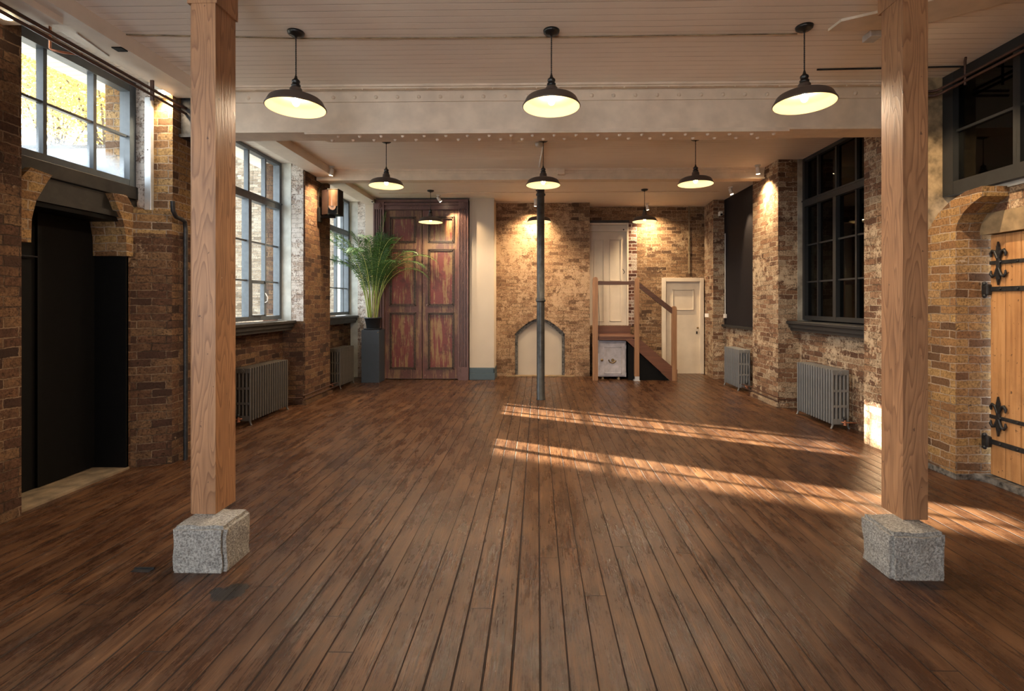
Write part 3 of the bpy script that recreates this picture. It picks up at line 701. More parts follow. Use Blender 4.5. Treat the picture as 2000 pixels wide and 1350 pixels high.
# ---------------------------------------------------------------- tall red doors (door_2)
YD = 10.30
def zy(v, Y=YD): return atY(1050, v, Y)[2]
def xy(u, Y=YD): return atY(u, 600, Y)[0]
dz = 3.70
d2 = empty('door_2', (xy(824), YD, 0), 'very tall pair of flaking red and brown panelled doors with plum casing', 'double door', kind='structure')
cs = MB()
for a, b_ in ((731, 752), (896, 915.5)):
    x0, x1 = xy(a), xy(b_)
    cs.box(x0, x1, YD-.02, YD+.12, 0, dz)
    w = x1-x0
    for k0, k1, dp in ((.0, .13, .045), (.22, .33, .035), (.42, .5, .03), (.6, .72, .035), (.84, 1., .05)): cs.box(x0+w*k0, x0+w*k1, YD-.02-dp, YD, .27, dz-.19)
    cs.box(x0-.005, x1+.005, YD-.075, YD, 0, .27)
    cs.box(x0, x1, YD-.06, YD, dz-.19, dz)
    cs.lathe([(.0, 0), (.0, 0)], n=3)
cs.box(xy(731), xy(915.5), YD-.02, YD+.12, zy(410), dz)
for z0_, z1_, dp in ((dz-.05, dz, .06), (dz-.11, dz-.075, .035), (dz-.2, dz-.17, .035)): cs.box(xy(731), xy(915.5), YD-.02-dp, YD, z0_, z1_)
cso = cs.build('door_casing', 'casing', d2)
for u in (741.5, 905.5):
    m = MB(); c = (xy(u), YD-.08, dz-.12)
    m.tube([(c[0], YD-.06, c[2]), (c[0], YD-.085, c[2])], .055, 20).tube([(c[0], YD-.085, c[2]), (c[0], YD-.10, c[2])], .03, 16)
    m.build('rosette', 'casing', cso)
for (a, b_, pa, pb) in ((752, 823.3, 760.5, 812), (824.7, 896, 835.5, 887)):
    lf = MB(); yf = YD+.02
    X0, X1 = xy(a), xy(b_); P0, P1 = xy(pa), xy(pb)
    lf.box(X0, P0, yf, yf+.05, .02, zy(410)); lf.box(P1, X1, yf, yf+.05, .02, zy(410))
    rows = [(474, 422), (598, 486), (722.5, 610.5)]
    lv = [zy(410)]
    for lo, hi in rows: lv += [zy(hi), zy(lo)]
    lv += [.02]
    for k in range(0, len(lv), 2): lf.box(P0, P1, yf, yf+.05, lv[k+1], lv[k])
    leaf = lf.build('door_leaf', 'doorstile', d2)
    for lo, hi in rows:
        z0_, z1_ = zy(lo), zy(hi)
        pn = MB().box(P0, P1, yf+.025, yf+.04, z0_, z1_).build('door_panel', 'doorpanel', leaf)
        mo = MB(); e = .035
        for q0, q1, dp in ((0, .018, .022), (.026, .045, .010)):
            mo.box(P0+q0, P0+q1, yf-dp, yf+.03, z0_+q0, z1_-q0); mo.box(P1-q1, P1-q0, yf-dp, yf+.03, z0_+q0, z1_-q0)
            mo.box(P0+q0, P1-q0, yf-dp, yf+.03, z0_+q0, z0_+q1); mo.box(P0+q0, P1-q0, yf-dp, yf+.03, z1_-q1, z1_-q0)
        mo.build('panel_moulding', 'moulding', leaf)
    sg = -1 if a == 752 else 1
    for z in (3.06, 2.05, .99):
        MB().tube([((X0 if sg < 0 else X1)-.012*sg, yf-.01, z-.05), ((X0 if sg < 0 else X1)-.012*sg, yf-.01, z+.05)], .012).build('hinge', 'casing', leaf)

# ---------------------------------------------------------------- cream doors
def panel_door(n, x0, x1, z0, z1, Y, panels, label, frame=.05, sides=(1, 1)):
    t = empty('door_%d' % n, ((x0+x1)/2, Y, z0), label, 'door', kind='structure')
    f = MB()
    if sides[0]: f.box(x0, x0+frame, Y-.05, Y+.1, z0, z1, .006)
    if sides[1]: f.box(x1-frame, x1, Y-.05, Y+.1, z0, z1, .006)
    f.box(x0+.003+(frame if sides[0] else 0), x1-.003-(frame if sides[1] else 0), Y-.048, Y+.1, z1-frame, z1, .004)
    f.build('door_frame', 'cream_door', t)
    a, b_ = x0+(frame if sides[0] else 0), x1-(frame if sides[1] else 0)
    lf = MB().box(a, b_, Y+.02, Y+.06, z0, z1-frame).build('door_leaf', 'cream_door', t)
    for (p0, p1, q0, q1) in panels:
        m = MB(); w = .022
        m.box(p0, p0+w, Y+.002, Y+.03, q0, q1, .004).box(p1-w, p1, Y+.002, Y+.03, q0, q1, .004).box(p0, p1, Y+.002, Y+.03, q0, q0+w, .004).box(p0, p1, Y+.002, Y+.03, q1-w, q1, .004)
        m.build('panel_moulding', 'cream_door', lf)
    return t, lf
def X3(u): return atY(u, 600, 11.3)[0]
def Z3(v): return atY(1200, v, 11.3)[2]
t, lf = panel_door(3, ex0, ex1, 0, ez1, 11.28, [(X3(1313), X3(1355), Z3(606), Z3(565))], 'low cream door with one square upper panel at far right', .085)
k = MB().sphere((X3(1361), 11.24, Z3(640)), .024).tube([(X3(1361), 11.29, Z3(640)), (X3(1361), 11.24, Z3(640))], .01).build('door_handle', 'brass', lf)
MB().box(X3(1359.5), X3(1362), 11.285, 11.31, Z3(652), Z3(647)).build('keyhole', 'iron', lf)
t, lf = panel_door(4, dx0-.1, dx1, dz0, dz1, 11.30, [(X3(1160), X3(1180), Z3(549), Z3(467)), (X3(1191), X3(1214), Z3(549), Z3(467)), (X3(1160), X3(1180), Z3(628), Z3(553)), (X3(1191), X3(1214), Z3(628), Z3(553))], 'raised cream panelled door at the top of the small stair', .04, (0, 1))
MB().box(dx0-.1, dx1-.02, 11.24, 11.32, Z3(452.5), Z3(449)).build('transom_rail', 'cream_door', t)
MB().tube([(X3(1217), 11.27, Z3(535)), (X3(1219), 11.22, Z3(532)), (X3(1215), 11.22, Z3(526))], .007).build('door_handle', 'iron', lf)
MB().sphere((X3(1217), 11.25, Z3(449.5)), .02, 8, 5).build('bolt', 'iron', t)

# ---------------------------------------------------------------- plank door right (door_5)
d5 = empty('door_5', (4.06, 3.9, 0), 'golden pine plank door with black iron strap hinges at right edge', 'door', kind='structure')
y = 4.565; k = 0
lfm = MB().box(4.075, 4.11, 3.3, 4.565, .06, 2.2).build('door_leaf', 'black', d5)
for k in range(9):
    y1 = 4.56-k*.142
    MB().box(4.045, 4.075, y1-.138, y1, .065, 2.195, .004).build('door_plank', 'plank', lfm)
def fleur(z0, z1, yc, m):
    x = 4.025
    m.box(x-.004, x+.012, yc-.017, yc+.017, z0+.05, z1-.05, .004)
    for zz, d in ((z1, 1), (z0, -1)):
        m.prism([(yc-.018, zz-.09*d), (yc, zz), (yc+.018, zz-.09*d), (yc, zz-.13*d)], 'x', x-.006, x+.012)
        for sg in (-1, 1):
            m.tube([(x+.002, yc+sg*.005, zz-.15*d), (x+.002, yc+sg*.03, zz-.085*d), (x+.002, yc+sg*.055, zz-.075*d), (x+.002, yc+sg*.072, zz-.10*d), (x+.002, yc+sg*.068, zz-.13*d)], [.012, .013, .013, .012, .006], 6)
def zx(u, v): return atX(u, v, 4.03)[2]
ycf = atX(1950, 600, 4.03)[1]
for (va, vb, strap_v, hinge_v) in ((472, 557, 514, 565), (775, 853, 812, 861)):
    # v measured at the fleur's own column
    m = MB(); fleur(zx(1950, vb), zx(1950, va), ycf, m); m.build('fleur_plate', 'iron', d5)
    for vv, hw, knuckle in ((strap_v, .016, False), (hinge_v, .021, True)):
        z = zx(1930, vv); z = EYE+(z-EYE)
        m = MB().box(4.032, 4.047, 3.3, 4.56, z-hw, z+hw, .003)
        for kk in range(7): m.sphere((4.03, 4.45-kk*.16, z), .011, 6, 4)
        if knuckle: m.box(4.0, 4.045, 4.54, 4.615, z-.055, z+.045, .012).sphere((4.01, 4.58, z+.05), .02, 8, 5).sphere((4.01, 4.58, z-.06), .02, 8, 5)
        m.build('strap_hinge', 'iron', d5)
MB().prism([(3.96, 4.61), (3.90, 4.66), (3.93, 4.585), (3.985, 4.50), (4.0, 3.2), (4.2, 3.2), (4.2, 4.6)], 'z', -.02, .055).build('stone_threshold', 'stonegrey', d5)

# ================================================================ THINGS
# ---- timber posts and plinth stones
def post(x0, x1, y0, y1, zb, label, lean=0):
    m = MB(); ch = .022
    for z0, z1 in ((zb, 3.70),):
        pts = [(x0+ch, y0), (x1, y0), (x1, y1), (x0, y1), (x0, y0+ch)] if x0 < 0 else [(x0, y0), (x1-.004, y0), (x1, y0+.004), (x1, y1), (x0+ch, y1), (x0, y1-ch)]
        m.prism(pts, 'z', z0, z1)
    # chamfer stop: full square under the ceiling
    m.box(x0-.004, x1+.012 if x0 < 0 else x1+.004, y0-.004, y1+.008, 3.47, ZC)
    o = m.build('timber_post', 'post'); return tag(o, label, 'post', 'timber posts')
lx0, ly0, _ = atZ(368, 1037, .268); lx1, _, _ = atZ(421, 1037, .268)
lxb = atZ(458.5, 1013, .268)
zb = .268
Yp = 3.10
def xp(u): return atY(u, 600, Yp)[0]
LX0, LX1 = xp(367.5), xp(421)
LY1 = atX(460, 600, LX1)[1]
post(LX0, LX1, Yp, LY1, .273, 'square pine post standing on a granite block, left of the two')
RX0, RX1 = xp(1763.5), xp(1813.5)
RY1 = atX(1717, 600, RX0)[1]
post(RX0, RX1, Yp, RY1, .273, 'square pine post standing on a granite block, right of the two')
def block(x0, x1, y0, y1, h, label, seed):
    bm = bmesh.new(); bmesh.ops.create_cube(bm, size=1)
    for v in bm.verts: v.co = Vector(((x0+x1)/2+v.co.x*(x1-x0), (y0+y1)/2+v.co.y*(y1-y0), h/2+v.co.z*h))
    bmesh.ops.bevel(bm, geom=[e for e in bm.edges if not all(v.co.z < .01 for v in e.verts)], offset=.02, segments=2, affect='EDGES')
    bmesh.ops.subdivide_edges(bm, edges=bm.edges[:], cuts=5, use_grid_fill=True)
    bmesh.ops.triangulate(bm, faces=[f for f in bm.faces if len(f.verts) > 4])
    rd = random.Random(seed)
    from mathutils import noise as mn
    for v in bm.verts:
        if v.co.z > .02:
            d = mn.noise_vector(v.co*9+Vector((seed, 0, 0)))*.010+mn.noise_vector(v.co*34)*.005
            v.co += d
            if v.co.z > h+.004: v.co.z = h+.004
    bm.verts.index_update()
    m = MB().add([v.co[:] for v in bm.verts], [[v.index for v in f.verts] for f in bm.faces]); bm.free()
    o = m.build('plinth_stone', 'granite'); return tag(o, label, 'stone block', 'granite blocks under the posts')
block(-2.165, -1.845, 2.922, 3.20, .27, 'rough granite block under the left timber post', 3)
block(2.035, 2.348, 2.922, 3.20, .27, 'rough granite block under the right timber post, its side worn smooth', 8)

# ---- iron column
cx, cy = atZ(1056, 781, 0)[0], 8.235
m = MB().lathe([(.074, 0), (.074, .012), (.066, .02), (.065, 1.2), (.064, 1.62)], cx, cy, 0, 24)
m.lathe([(.064, 1.60), (.076, 1.605), (.08, 1.62), (.076, 1.635), (.066, 1.645), (.072, 1.655), (.064, 1.665), (.061, 3.34), (.075, 3.345), (.079, 3.36), (.075, 3.375), (.062, 3.385), (.064, 3.45), (.075, 3.52), (.09, 3.565), (.09, ZB2)], cx, cy, 0, 24)
tag(m.build('iron_column', 'castiron'), 'slender worn cast iron column in the middle of the far floor', 'column')

# ---- pendant lamps
def make_pendant():
    t = empty('pendant_lamp', (0, 0, 0))
    prof = [(.226, .0), (.232, .003), (.230, .010), (.222, .022), (.203, .060), (.192, .070), (.165, .083), (.11, .098), (.055, .112), (.050, .118), (.046, .155), (.036, .166), (.0, .168)]
    sh = MB().lathe(prof, 0, 0, 0, 40).build('lamp_shade', 'shade', t, local=True)
    inn = [(.226, .0), (.218, .020), (.199, .057), (.188, .066), (.162, .078), (.108, .092), (.05, .104), (.0, .106)]
    MB().lathe([(r-.001, z-.001) for r, z in inn], 0, 0, 0, 40).build('shade_lining', 'enamel', sh, local=True)
    MB().lathe([(0, .19), (.0, .166), (.034, .166), (.036, .185), (.028, .188), (.028, .205), (.032, .21), (.03, .222), (.014, .236), (.007, .262), (0, .262)], 0, 0, 0, 20).build('lamp_holder', 'bakelite', t, local=True)
    MB().sphere((0, 0, .046), .027, 14, 8, 1.15).lathe([(.014, .07), (.014, .104)], 0, 0, 0, 12).build('light_bulb', 'bulb', t, local=True)
    H = .612
    light('lamp_glow', 'SPOT', (0, 0, .008), 36, (1, .78, .54), t, spot_size=R(165), spot_blend=.5, shadow_soft_size=.03)
    m = MB()
    for ph in (0, math.pi):
        m.tube([(.0028*math.cos(ph+i*1.1), .0028*math.sin(ph+i*1.1), .255+(H-.29)*i/60) for i in range(61)], .0034, 5, False)
    m.build('cord', 'bakelite', t, local=True)
    MB().lathe([(0, H-.046), (.008, H-.046), (.012, H-.036), (.045, H-.030), (.062, H-.018), (.066, H), (0, H)], 0, 0, 0, 28).build('ceiling_rose', 'bakelite', t, local=True)
    return t
pend = make_pendant()
spots = [((578, 63), ZC, 'left pendant of the row nearest the camera'), ((1077, 60), ZC, 'middle pendant of the row nearest the camera'), ((1571, 52), ZC, 'right pendant of the row nearest the camera'),
         ((754.5, 275), ZC, 'left pendant of the second row, above the middle of the floor'), ((1061, 273), ZC, 'middle pendant of the second row'), ((1358.5, 270), ZC, 'right pendant of the second row, near the brick pier'),
         ((841, 372), ZC3, 'farthest-row pendant hanging in front of the tall red doors'), ((1053, 371), ZC3, 'farthest-row pendant half hidden behind the iron column'), ((1259, 370), ZC3, 'farthest-row pendant hanging above the small stair')]
for i, ((u, v), zc, lab) in enumerate(spots):
    t = pend if i == 0 else copy_tree(pend)
    x, y, _ = atZ(u, v, zc); t.location = (x, y, zc-.612+.001)
    tag(t, 'dark enamelled pendant lamp, '+lab, 'pendant lamp', 'industrial pendant lamps')
# conduit between roses
def conduit(pts, lab, r=.006, mat='beam_paint', name='conduit', cat='cable'):
    o = MB().tube(pts, r, 6).build(name, mat); return tag(o, lab, cat)
a, b_ = atZ(100, 68, ZC), atZ(1571, 50, ZC)
conduit([(-3.33, a[1], ZC-.004), (atZ(578, 63, ZC)[0], atZ(578, 63, ZC)[1]+.085, ZC-.006), (.1, atZ(1077, 60, ZC)[1]+.08, ZC-.008), (b_[0], b_[1]+.11, ZC-.006)], 'thin painted cable linking the nearest row of pendants', .005, 'plaster_tan')
conduit([(-3.1, 9.75, ZC3-.009), (3.5, 9.72, ZC3-.009)], 'thin painted cable linking the farthest row of pendants', .007)
conduit([(.08, 6.9, ZC-.02), (.03, 8.0, ZC-.02)], 'white painted conduit running to the iron column', .014, 'white')
o = MB().lathe([(0, -.05), (.04, -.05), (.055, -.03), (.06, 0), (0, 0)], atZ(1056, 290, ZC)[0]-.02, 6.86, ZC, 20).build('smoke_detector', 'white'); tag(o, 'round white ceiling detector behind the second-row middle pendant', 'smoke detector')
jx = atZ(1095, 334, ZC)
o = MB().box(jx[0]-.06, jx[0]+.06, 8.10, 8.17, ZC-.11, ZC-.02, .008).build('junction_box', 'beam_paint'); tag(o, 'cream junction box on the far beam beside the column', 'junction box')

# ---- spotlights
def spotlight(base, to, lab, energy=60, size=62, white=True, ln=.10, light_on=True, blend=.6):
    bx_, by_, bz_ = base
    t = empty('spotlight', base, lab, 'spotlight', 'white ceiling spotlights')
    MB().lathe([(0, 0), (.042, 0), (.042, -.018), (.012, -.02), (.012, -.055), (0, -.055)][::-1], 0, 0, 0, 18).build('mounting_base', 'white', t, local=True)
    c = Vector((0, 0, -.07)); d = (Vector(to)-Vector(base)-c).normalized()
    a, b2 = c-d*.04, c+d*(ln-.03)
    m = MB().tube([a, a+d*.012, b2], [.022, .031, .031], 18)
    h = m.build('lamp_head', 'white', t, local=True)
    MB().tube([b2+d*.0005, b2+d*.004], .026, 16).build('lens', 'lens', h, local=True)
    li = light('spot_beam', 'SPOT', c+d*(ln-.02), energy, (1, .72, .42), t, spot_size=R(size), spot_blend=blend, shadow_soft_size=.025)
    aim(li, c, c+d)
    return t
spotlight((atZ(650, 327, ZC)[0], 7.98, ZC), (-3.62, 8.05, 2.3), 'white spotlight beside the left brick pier, aimed down it', 130, 115, blend=1.)
spotlight((atZ(1476, 325, ZC)[0], 8.02, ZC), (3.64, 8.12, 2.2), 'white spotlight beside the right brick pier, aimed down it', 130, 115, blend=1.)
spotlight((3.58, 9.38, ZC3), (3.95, 9.2, 2.3), 'white spotlight in front of the black blind', 60, 50)
spotlight((atY(857, 390, 10.0)[0], 9.98, ZC3), (-1.55, 10.32, 3.0), 'white spotlight aimed at the tall red doors', 60, 64)
spotlight((atY(1046, 400, 10.35)[0], 10.42, ZC3), (-.14, 10.85, 2.6), 'white spotlight aimed at the brick above the pointed arch', 130, 115, blend=1.)
spotlight((atY(1264, 401, 10.9)[0], 10.9, ZC3), (2.65, 11.32, 2.6), 'white spotlight aimed at the brick beside the raised cream door', 130, 115, blend=1.)
t = empty('wall_light', (-3.72, 4.80, ZC), 'white square downlight beside the end of the left pipes', 'wall light')
MB().box(-3.70, -3.81, 4.84, 4.905, 3.62, ZC, .004).box(-3.60, -3.70, 4.80, 4.905, 3.66, ZC, .004).build('housing', 'white', t)
MB().box(-3.61, -3.69, 4.81, 4.895, 3.652, 3.659).build('lens', 'lens', t)
li = light('spot_beam', 'SPOT', (.07, .05, -.125), 30, (1, .76, .48), t, spot_size=R(120), spot_blend=.7, shadow_soft_size=.03)
t = empty('wall_light', (-3.85, 3.60, 3.6), 'small downlight under the duct box at top left', 'wall light')
MB().lathe([(0, -.012), (.035, -.012), (.04, 0), (0, 0)], -3.72, 3.44, 3.60, 16).build('housing', 'lens', t)
spotlight((2.97, 4.02, ZC), (3.80, 4.62, 2.45), 'white spotlight hidden behind the right timber post', 70, 70)

jb = atZ(1702, 66, ZC)
o = MB().box(jb[0]-.045, jb[0]+.05, jb[1]-.06, jb[1]+.05, ZC-.05, ZC+.001, .006).build('ceiling_fixture', 'galv'); tag(o, 'small grey metal box on the ceiling beside the right timber post', 'ceiling box')
# ---- speaker
sx, sy = -3.40, 8.24
t = empty('wall_speaker', (sx, sy, 3.04), 'dark speaker with a curved copper grille bracketed to the left brick pier', 'speaker')
m = MB().prism([(-.155, -.04), (-.02, -.12), (.02, .14), (-.155, .12)], 'z', 0, .40)
cab = m.build('cabinet', 'speakerbox', t, local=True)
MB().prism([(-.02, -.125), (.146, -.125), (.146, .10), (-.02, .13)], 'z', 0, .399).build('baffle', 'black', cab, local=True)
gr = MB(); pts = []
for i in range(9):
    a = i/8; pts.append((-.008+.146*a, -.1265-.03*math.sin(a*math.pi)))
gr.prism(pts, 'z', .125, .385)
gr.prism([(.0, .125), (.12, .125), (.118, .095), (.10, .065), (.065, .055), (.03, .068), (.006, .10)], 'y', -.148, -.1265); gr.build('grille', 'copperface', cab, local=True)
for z in (-.0035, .4025): MB().box(-.03, .15, -.13, .1, z-.008, z+.008, .004).build('end_cap', 'black', cab, local=True)
m = MB().box(-.225, -.19, -.05, .07, -.12, .12, .005).box(-.2, .05, -.02, .03, -.05, -.012, .004); m.build('bracket', 'black', t, local=True)
MB().tube([(-.21, -.03, .1), (-.21, -.05, .3), (-.20, -.04, .42), (-.18, .0, .50)], .007).build('cable', 'black', t, local=True)

# ---- security camera
for (x, y, z, lab) in ((-3.36, 10.2, 3.66, 'small white security camera at the end of the boxed beam by the red doors'), (3.80, 10.5, 3.42, 'small white security camera beside the black blind')):
    t = empty('security_camera', (x, y, z), lab, 'camera', 'small white security cameras')
    MB().box(-.03, .03, -.05, .06, -.03, .06, .008).build('housing', 'white', t, local=True)
    MB().tube([(.0, -.05, -.01), (.0, -.062, -.012)], .022, 14).build('lens', 'black', t, local=True)

# ---- radiators
def make_radiator(mat, nsec, face, name_lab, group, loc, ncol=5):
    """runs along local +Y from the near end; local X=0 is the front face, depth runs to -X*face... away from the room"""
    t = empty('column_radiator', loc, name_lab, 'radiator', group)
    D, H, P = .225, .68, .0595
    sec = MB(); s = face
    for k in range(ncol):
        x = s*(.018+k*(D-.036)/(ncol-1))
        sec.tube([(x, .0, .085), (x, .0, .70)], .0155, 8)
    for z0, z1 in ((.055, .125), (.265, .30), (.46, .495), (.675, .742)):
        sec.box(s*.006, s*(D-.006), -.013, .013, z0, z1, .006)
    so = sec.build('radiator_section', mat, t, local=True)
    for i in range(1, nsec):
        c = so.copy(); col.objects.link(c); c.parent = t; c.location = (0, i*P, 0)
    for z in (.09, .71): MB().tube([(s*D/2, -.005, z), (s*D/2, (nsec-1)*P+.005, z)], .022, 10).build('header_pipe', mat, t, local=True)
    for i in (0, nsec-1):
        for x, d in ((.02, -1), (D-.02, 1)):
            m = MB().tube([(s*x, i*P, .08), (s*x, i*P, .05), (s*(x+.012*d), i*P, .014), (s*(x+.022*d), i*P, 0)], [.017, .013, .011, .014], 8); m.build('foot', mat, t, local=True)
    MB().tube([(s*D/2, -.014, .705), (s*D/2, -.028, .705)], .03, 16).tube([(s*D/2, -.028, .705), (s*D/2, -.036, .705)], .014, 8).build('end_plug', mat, t, local=True)
    v = MB().tube([(s*(D/2+.03), -.05, .07), (s*(D/2+.03), -.05, .12)], .013, 10).tube([(s*(D/2), -.02, .09), (s*(D/2+.03), -.05, .09), (s*(D+.1), -.05, .085)], .009, 8)
    v.tube([(s*(D/2+.03), -.05, .055), (s*(D/2+.03), -.05, .075)], .022, 12)
    vo = v.build('valve', 'copper', t, local=True)
    MB().lathe([(0, .118), (.018, .12), (.02, .15), (.012, .162), (0, .165)], s*(D/2+.03), -.05, 0, 12).build('valve_cap', 'iron', vo, local=True)
    return t
make_radiator('radL', 17, -1, 'bronze-grey column radiator under the middle left window', 'left wall radiators', (-3.705, 6.43, 0))
make_radiator('radL', 12, -1, 'bronze-grey column radiator beside the black plant stand', 'left wall radiators', (-3.62, 9.17, 0))
make_radiator('radR', 15, 1, 'silver-grey column radiator under the black window, nearer right one', 'right wall radiators', (3.70, 6.40, 0))
make_radiator('radR', 12, 1, 'silver-grey column radiator beneath the black blind', 'right wall radiators', (3.60, 9.10, 0))
# skirting pipes round pier feet
for s_, x in ((-1, 3.60), (1, 3.625)):
    o = MB().tube([(s_*(x), 7.62, .16), (s_*(x-.01), 7.70, .16), (s_*(x-.01), 8.72, .16), (s_*(x+.05), 9.1, .12)], .011, 8).tube([(s_*(x), 7.62, .10), (s_*(x-.01), 7.70, .10), (s_*(x-.01), 8.72, .10), (s_*(x+.05), 9.1, .07)], .011, 8)
    o.tube([(s_*3.95, 7.62, .13), (s_*x, 7.62, .13)], .011, 8)
    tag(o.build('heating_pipes', 'oldpipe'), 'pair of heating pipes round the foot of the %s brick pier' % ('left' if s_ < 0 else 'right'), 'pipes')

# ---- pipes
o = MB().tube([(-3.55, 2.6, 3.575), (-3.55, 5.02, 3.555)], .015, 8).build('copper_pipe', 'oldpipe'); tag(o, 'upper of two dark pipes along the top of the left wall', 'pipe', 'paired pipes at top left')
o = MB().tube([(-3.55, 2.6, 3.53), (-3.55, 5.10, 3.50)], .013, 8).build('copper_pipe', 'oldpipe'); tag(o, 'lower of two dark pipes along the top of the left wall', 'pipe', 'paired pipes at top left')
px = atY(98, 45, 3.72); ph = atY(98, 97, 3.72)
o = MB().tube([(px[0], 3.72, ZC), (ph[0], 3.72, ph[2]+.01), (ph[0]+.01, 3.725, ph[2]), (ph[0]+.06, 3.78, ph[2]+.005), (ph[0]+.12, 3.86, ph[2]+.03)], .009, 8).build('drop_pipe', 'copper'); tag(o, 'bright copper drop pipe in front of the high left window', 'pipe')
bx_ = atZ(267, 150, ZC)
o = MB().box(-3.545, -3.575, 4.56, 4.575, 3.46, ZC).build('pipe_bracket', 'oldpipe'); tag(o, 'flat hanger strap holding the left pipes', 'bracket')
for z, k in ((3.61, 'upper'), (3.565, 'lower')):
    o = MB().tube([(3.45, 4.86, z), (3.77, 4.86, z), (3.795, 4.83, z), (3.80, 4.6, z), (3.80, 2.6, z+.0)], .013, 8).build('copper_pipe', 'oldpipe'); tag(o, k+' of two dark pipes along the top of the right wall', 'pipe', 'paired pipes at top right')
hz = atX(1885, 110, 3.80)
o = MB().tube([(3.80, hz[1], 3.53), (3.80, hz[1], ZC-.03), (3.78, hz[1]-.03, ZC-.01)], .010, 8).build('pipe_bracket', 'oldpipe'); tag(o, 'thin vertical hanger rod holding the right pipes', 'bracket')
conduit([(2.6, 4.72, ZC-.008), (3.95, 4.68, ZC-.008)], 'dark cable across the ceiling above the right plank door', .008, 'iron')
wp = [atX(337, 393, -3.56), atX(338, 412, -3.56), atX(344, 424, -3.56), atX(354, 428, -3.565), atX(361, 433, -3.57), atX(362.5, 450, -3.57)]
o = MB().tube(wp+[(wp[-1][0], wp[-1][1], 0.0)], .021, 10)
tag(o.build('waste_pipe', 'iron'), 'black iron pipe with a bent top beside the left timber post', 'pipe')
o = MB().box(-3.805, -3.87, 4.865, 4.905, 2.27, 3.62, .004).sphere((-3.838, 4.862, 3.1), .008, 6, 4).build('cable_trunking', 'galv'); tag(o, 'pale vertical metal trunking on the brick beside the high left window', 'trunking')
gx, gy, _ = atZ(275, 1116, 0)
m = MB().box(gx-.05, gx+.06, gy-.012, gy+.02, -.002, .004).box(gx-.055, gx+.065, gy+.018, gy+.026, 0, .012)
tag(m.build('floor_socket', 'iron'), 'small metal flap set into the boards left of the granite block', 'floor socket')
m = MB().box(X3(1377), X3(1384), 11.0, 11.3, .0, .001)
o = MB().box(3.60, 3.705, 10.92, 10.935, 1.27, 1.35, .003).rot(Matrix.Rotation(R(-60), 3, 'Z'), (3.70, 10.93, 1.3))
o = o.build('light_switch', 'white'); tag(o, 'white double switch plate on the brick right of the low cream door', 'switch')

# ---- plant stand, pot, palm
px0, px1 = atZ(703, 745, 0)[0]+.03, atZ(740, 748, 0)[0]
m = MB().box(-3.49, -3.135, 9.87, 10.215, .0, 1.045, .004)
ps = m.build('plant_stand', 'plinth'); tag(ps, 'tall blue-black box plinth carrying the potted palm', 'plinth')
MB().tube([(-3.16, 9.872, 1.0), (-3.16, 9.862, 1.0)], .01, 10).build('badge', 'brass', ps)
pc = (-3.315, 10.04)
t = empty('plant_pot', (pc[0], pc[1], 1.046), 'black plastic pot on a saucer on the plinth', 'pot')
MB().lathe([(0, .014), (.118, .014), (.122, .02), (.155, .215), (.170, .22), (.172, .243), (.160, .245), (.150, .21), (0, .21)], 0, 0, 0, 32).build('pot_body', 'pot', t, local=True)
MB().lathe([(0, 0), (.17, 0), (.19, .02), (.186, .024), (.16, .01), (0, .012)], 0, 0, 0, 32).build('saucer', 'pot', t, local=True)
MB().disc(.152, 0, 0, .222).build('soil', 'soil', t, local=True)
pt = empty('areca_palm', (pc[0], pc[1], 1.25), 'bushy green areca palm growing in the black pot', 'plant')
rd = random.Random(21)
def frond(base, az, lean, length, droop, seed, ll=.25):
    r = random.Random(seed); n = 18; pts = []
    p = Vector(base); a = lean
    d = Vector((math.cos(az), math.sin(az), 0)); st = length/n
    for i in range(n+1):
        pts.append(p.copy())
        f = i/n
        ang = lean+droop*f**2.1
        p = p+(d*math.sin(ang)+Vector((0, 0, 1))*math.cos(ang))*st
    m = MB()
    m.tube(pts, [.0085*(1-.85*i/n)+.001 for i in range(n+1)], 5)
    stem = m
    lf = MB(); k = 34
    for i in range(k):
        f = .44+.56*i/k; q = f*n; j = min(int(q), n-1); P = pts[j].lerp(pts[j+1], q-j); T = (pts[j+1]-pts[j]).normalized()
        S = T.cross(Vector((0, 0, 1))); S = S.normalized() if S.length > .05 else Vector((-d.y, d.x, 0)); U = S.cross(T).normalized()
        g = (f-.44)/.56; L_ = ll*(.55+.9*math.sin(math.pi*min(1, g*.8+.14)))*(1-.35*g)*r.uniform(.85, 1.12)
        for sg in (-1, 1):
            D = (S*sg*(1.0-.45*g)+T*(.42+.55*g)+U*r.uniform(.05, .30)).normalized()
            W = D.cross(U).normalized()*(.0078*r.uniform(.8, 1.2)); sag = Vector((0, 0, -1))
            c = [P, P+D*L_*.4+sag*L_*.03, P+D*L_*.75+sag*L_*.16, P+D*L_+sag*L_*.38]
            vs = [c[0]-W*.4, c[0]+W*.4, c[1]-W, c[1]+W, c[2]-W*.8, c[2]+W*.8, c[3]]
            lf.add(vs, [(0, 1, 3, 2), (2, 3, 5, 4), (4, 5, 6)])
    return stem, lf
fr = []
for i in range(15):
    az = rd.uniform(0, 6.28)
    fr.append((az, rd.uniform(.02, .16), rd.uniform(1.6, 2.45), rd.uniform(1.5, 2.5)))
fr += [(3.35, .12, 2.0, 2.3), (3.0, .2, 1.75, 2.5), (3.6, .1, 2.25, 1.9), (0.05, .14, 2.1, 2.3), (-.3, .2, 1.9, 2.2), (0.3, .1, 2.3, 1.9), (3.9, .1, 2.3, 1.6), (5.4, .12, 2.2, 1.8), (-.05, .04, 2.2, .22), (2.4, .05, 2.1, .9), (0., .16, 1.75, 2.5), (3.2, .15, 2.3, 1.7)]
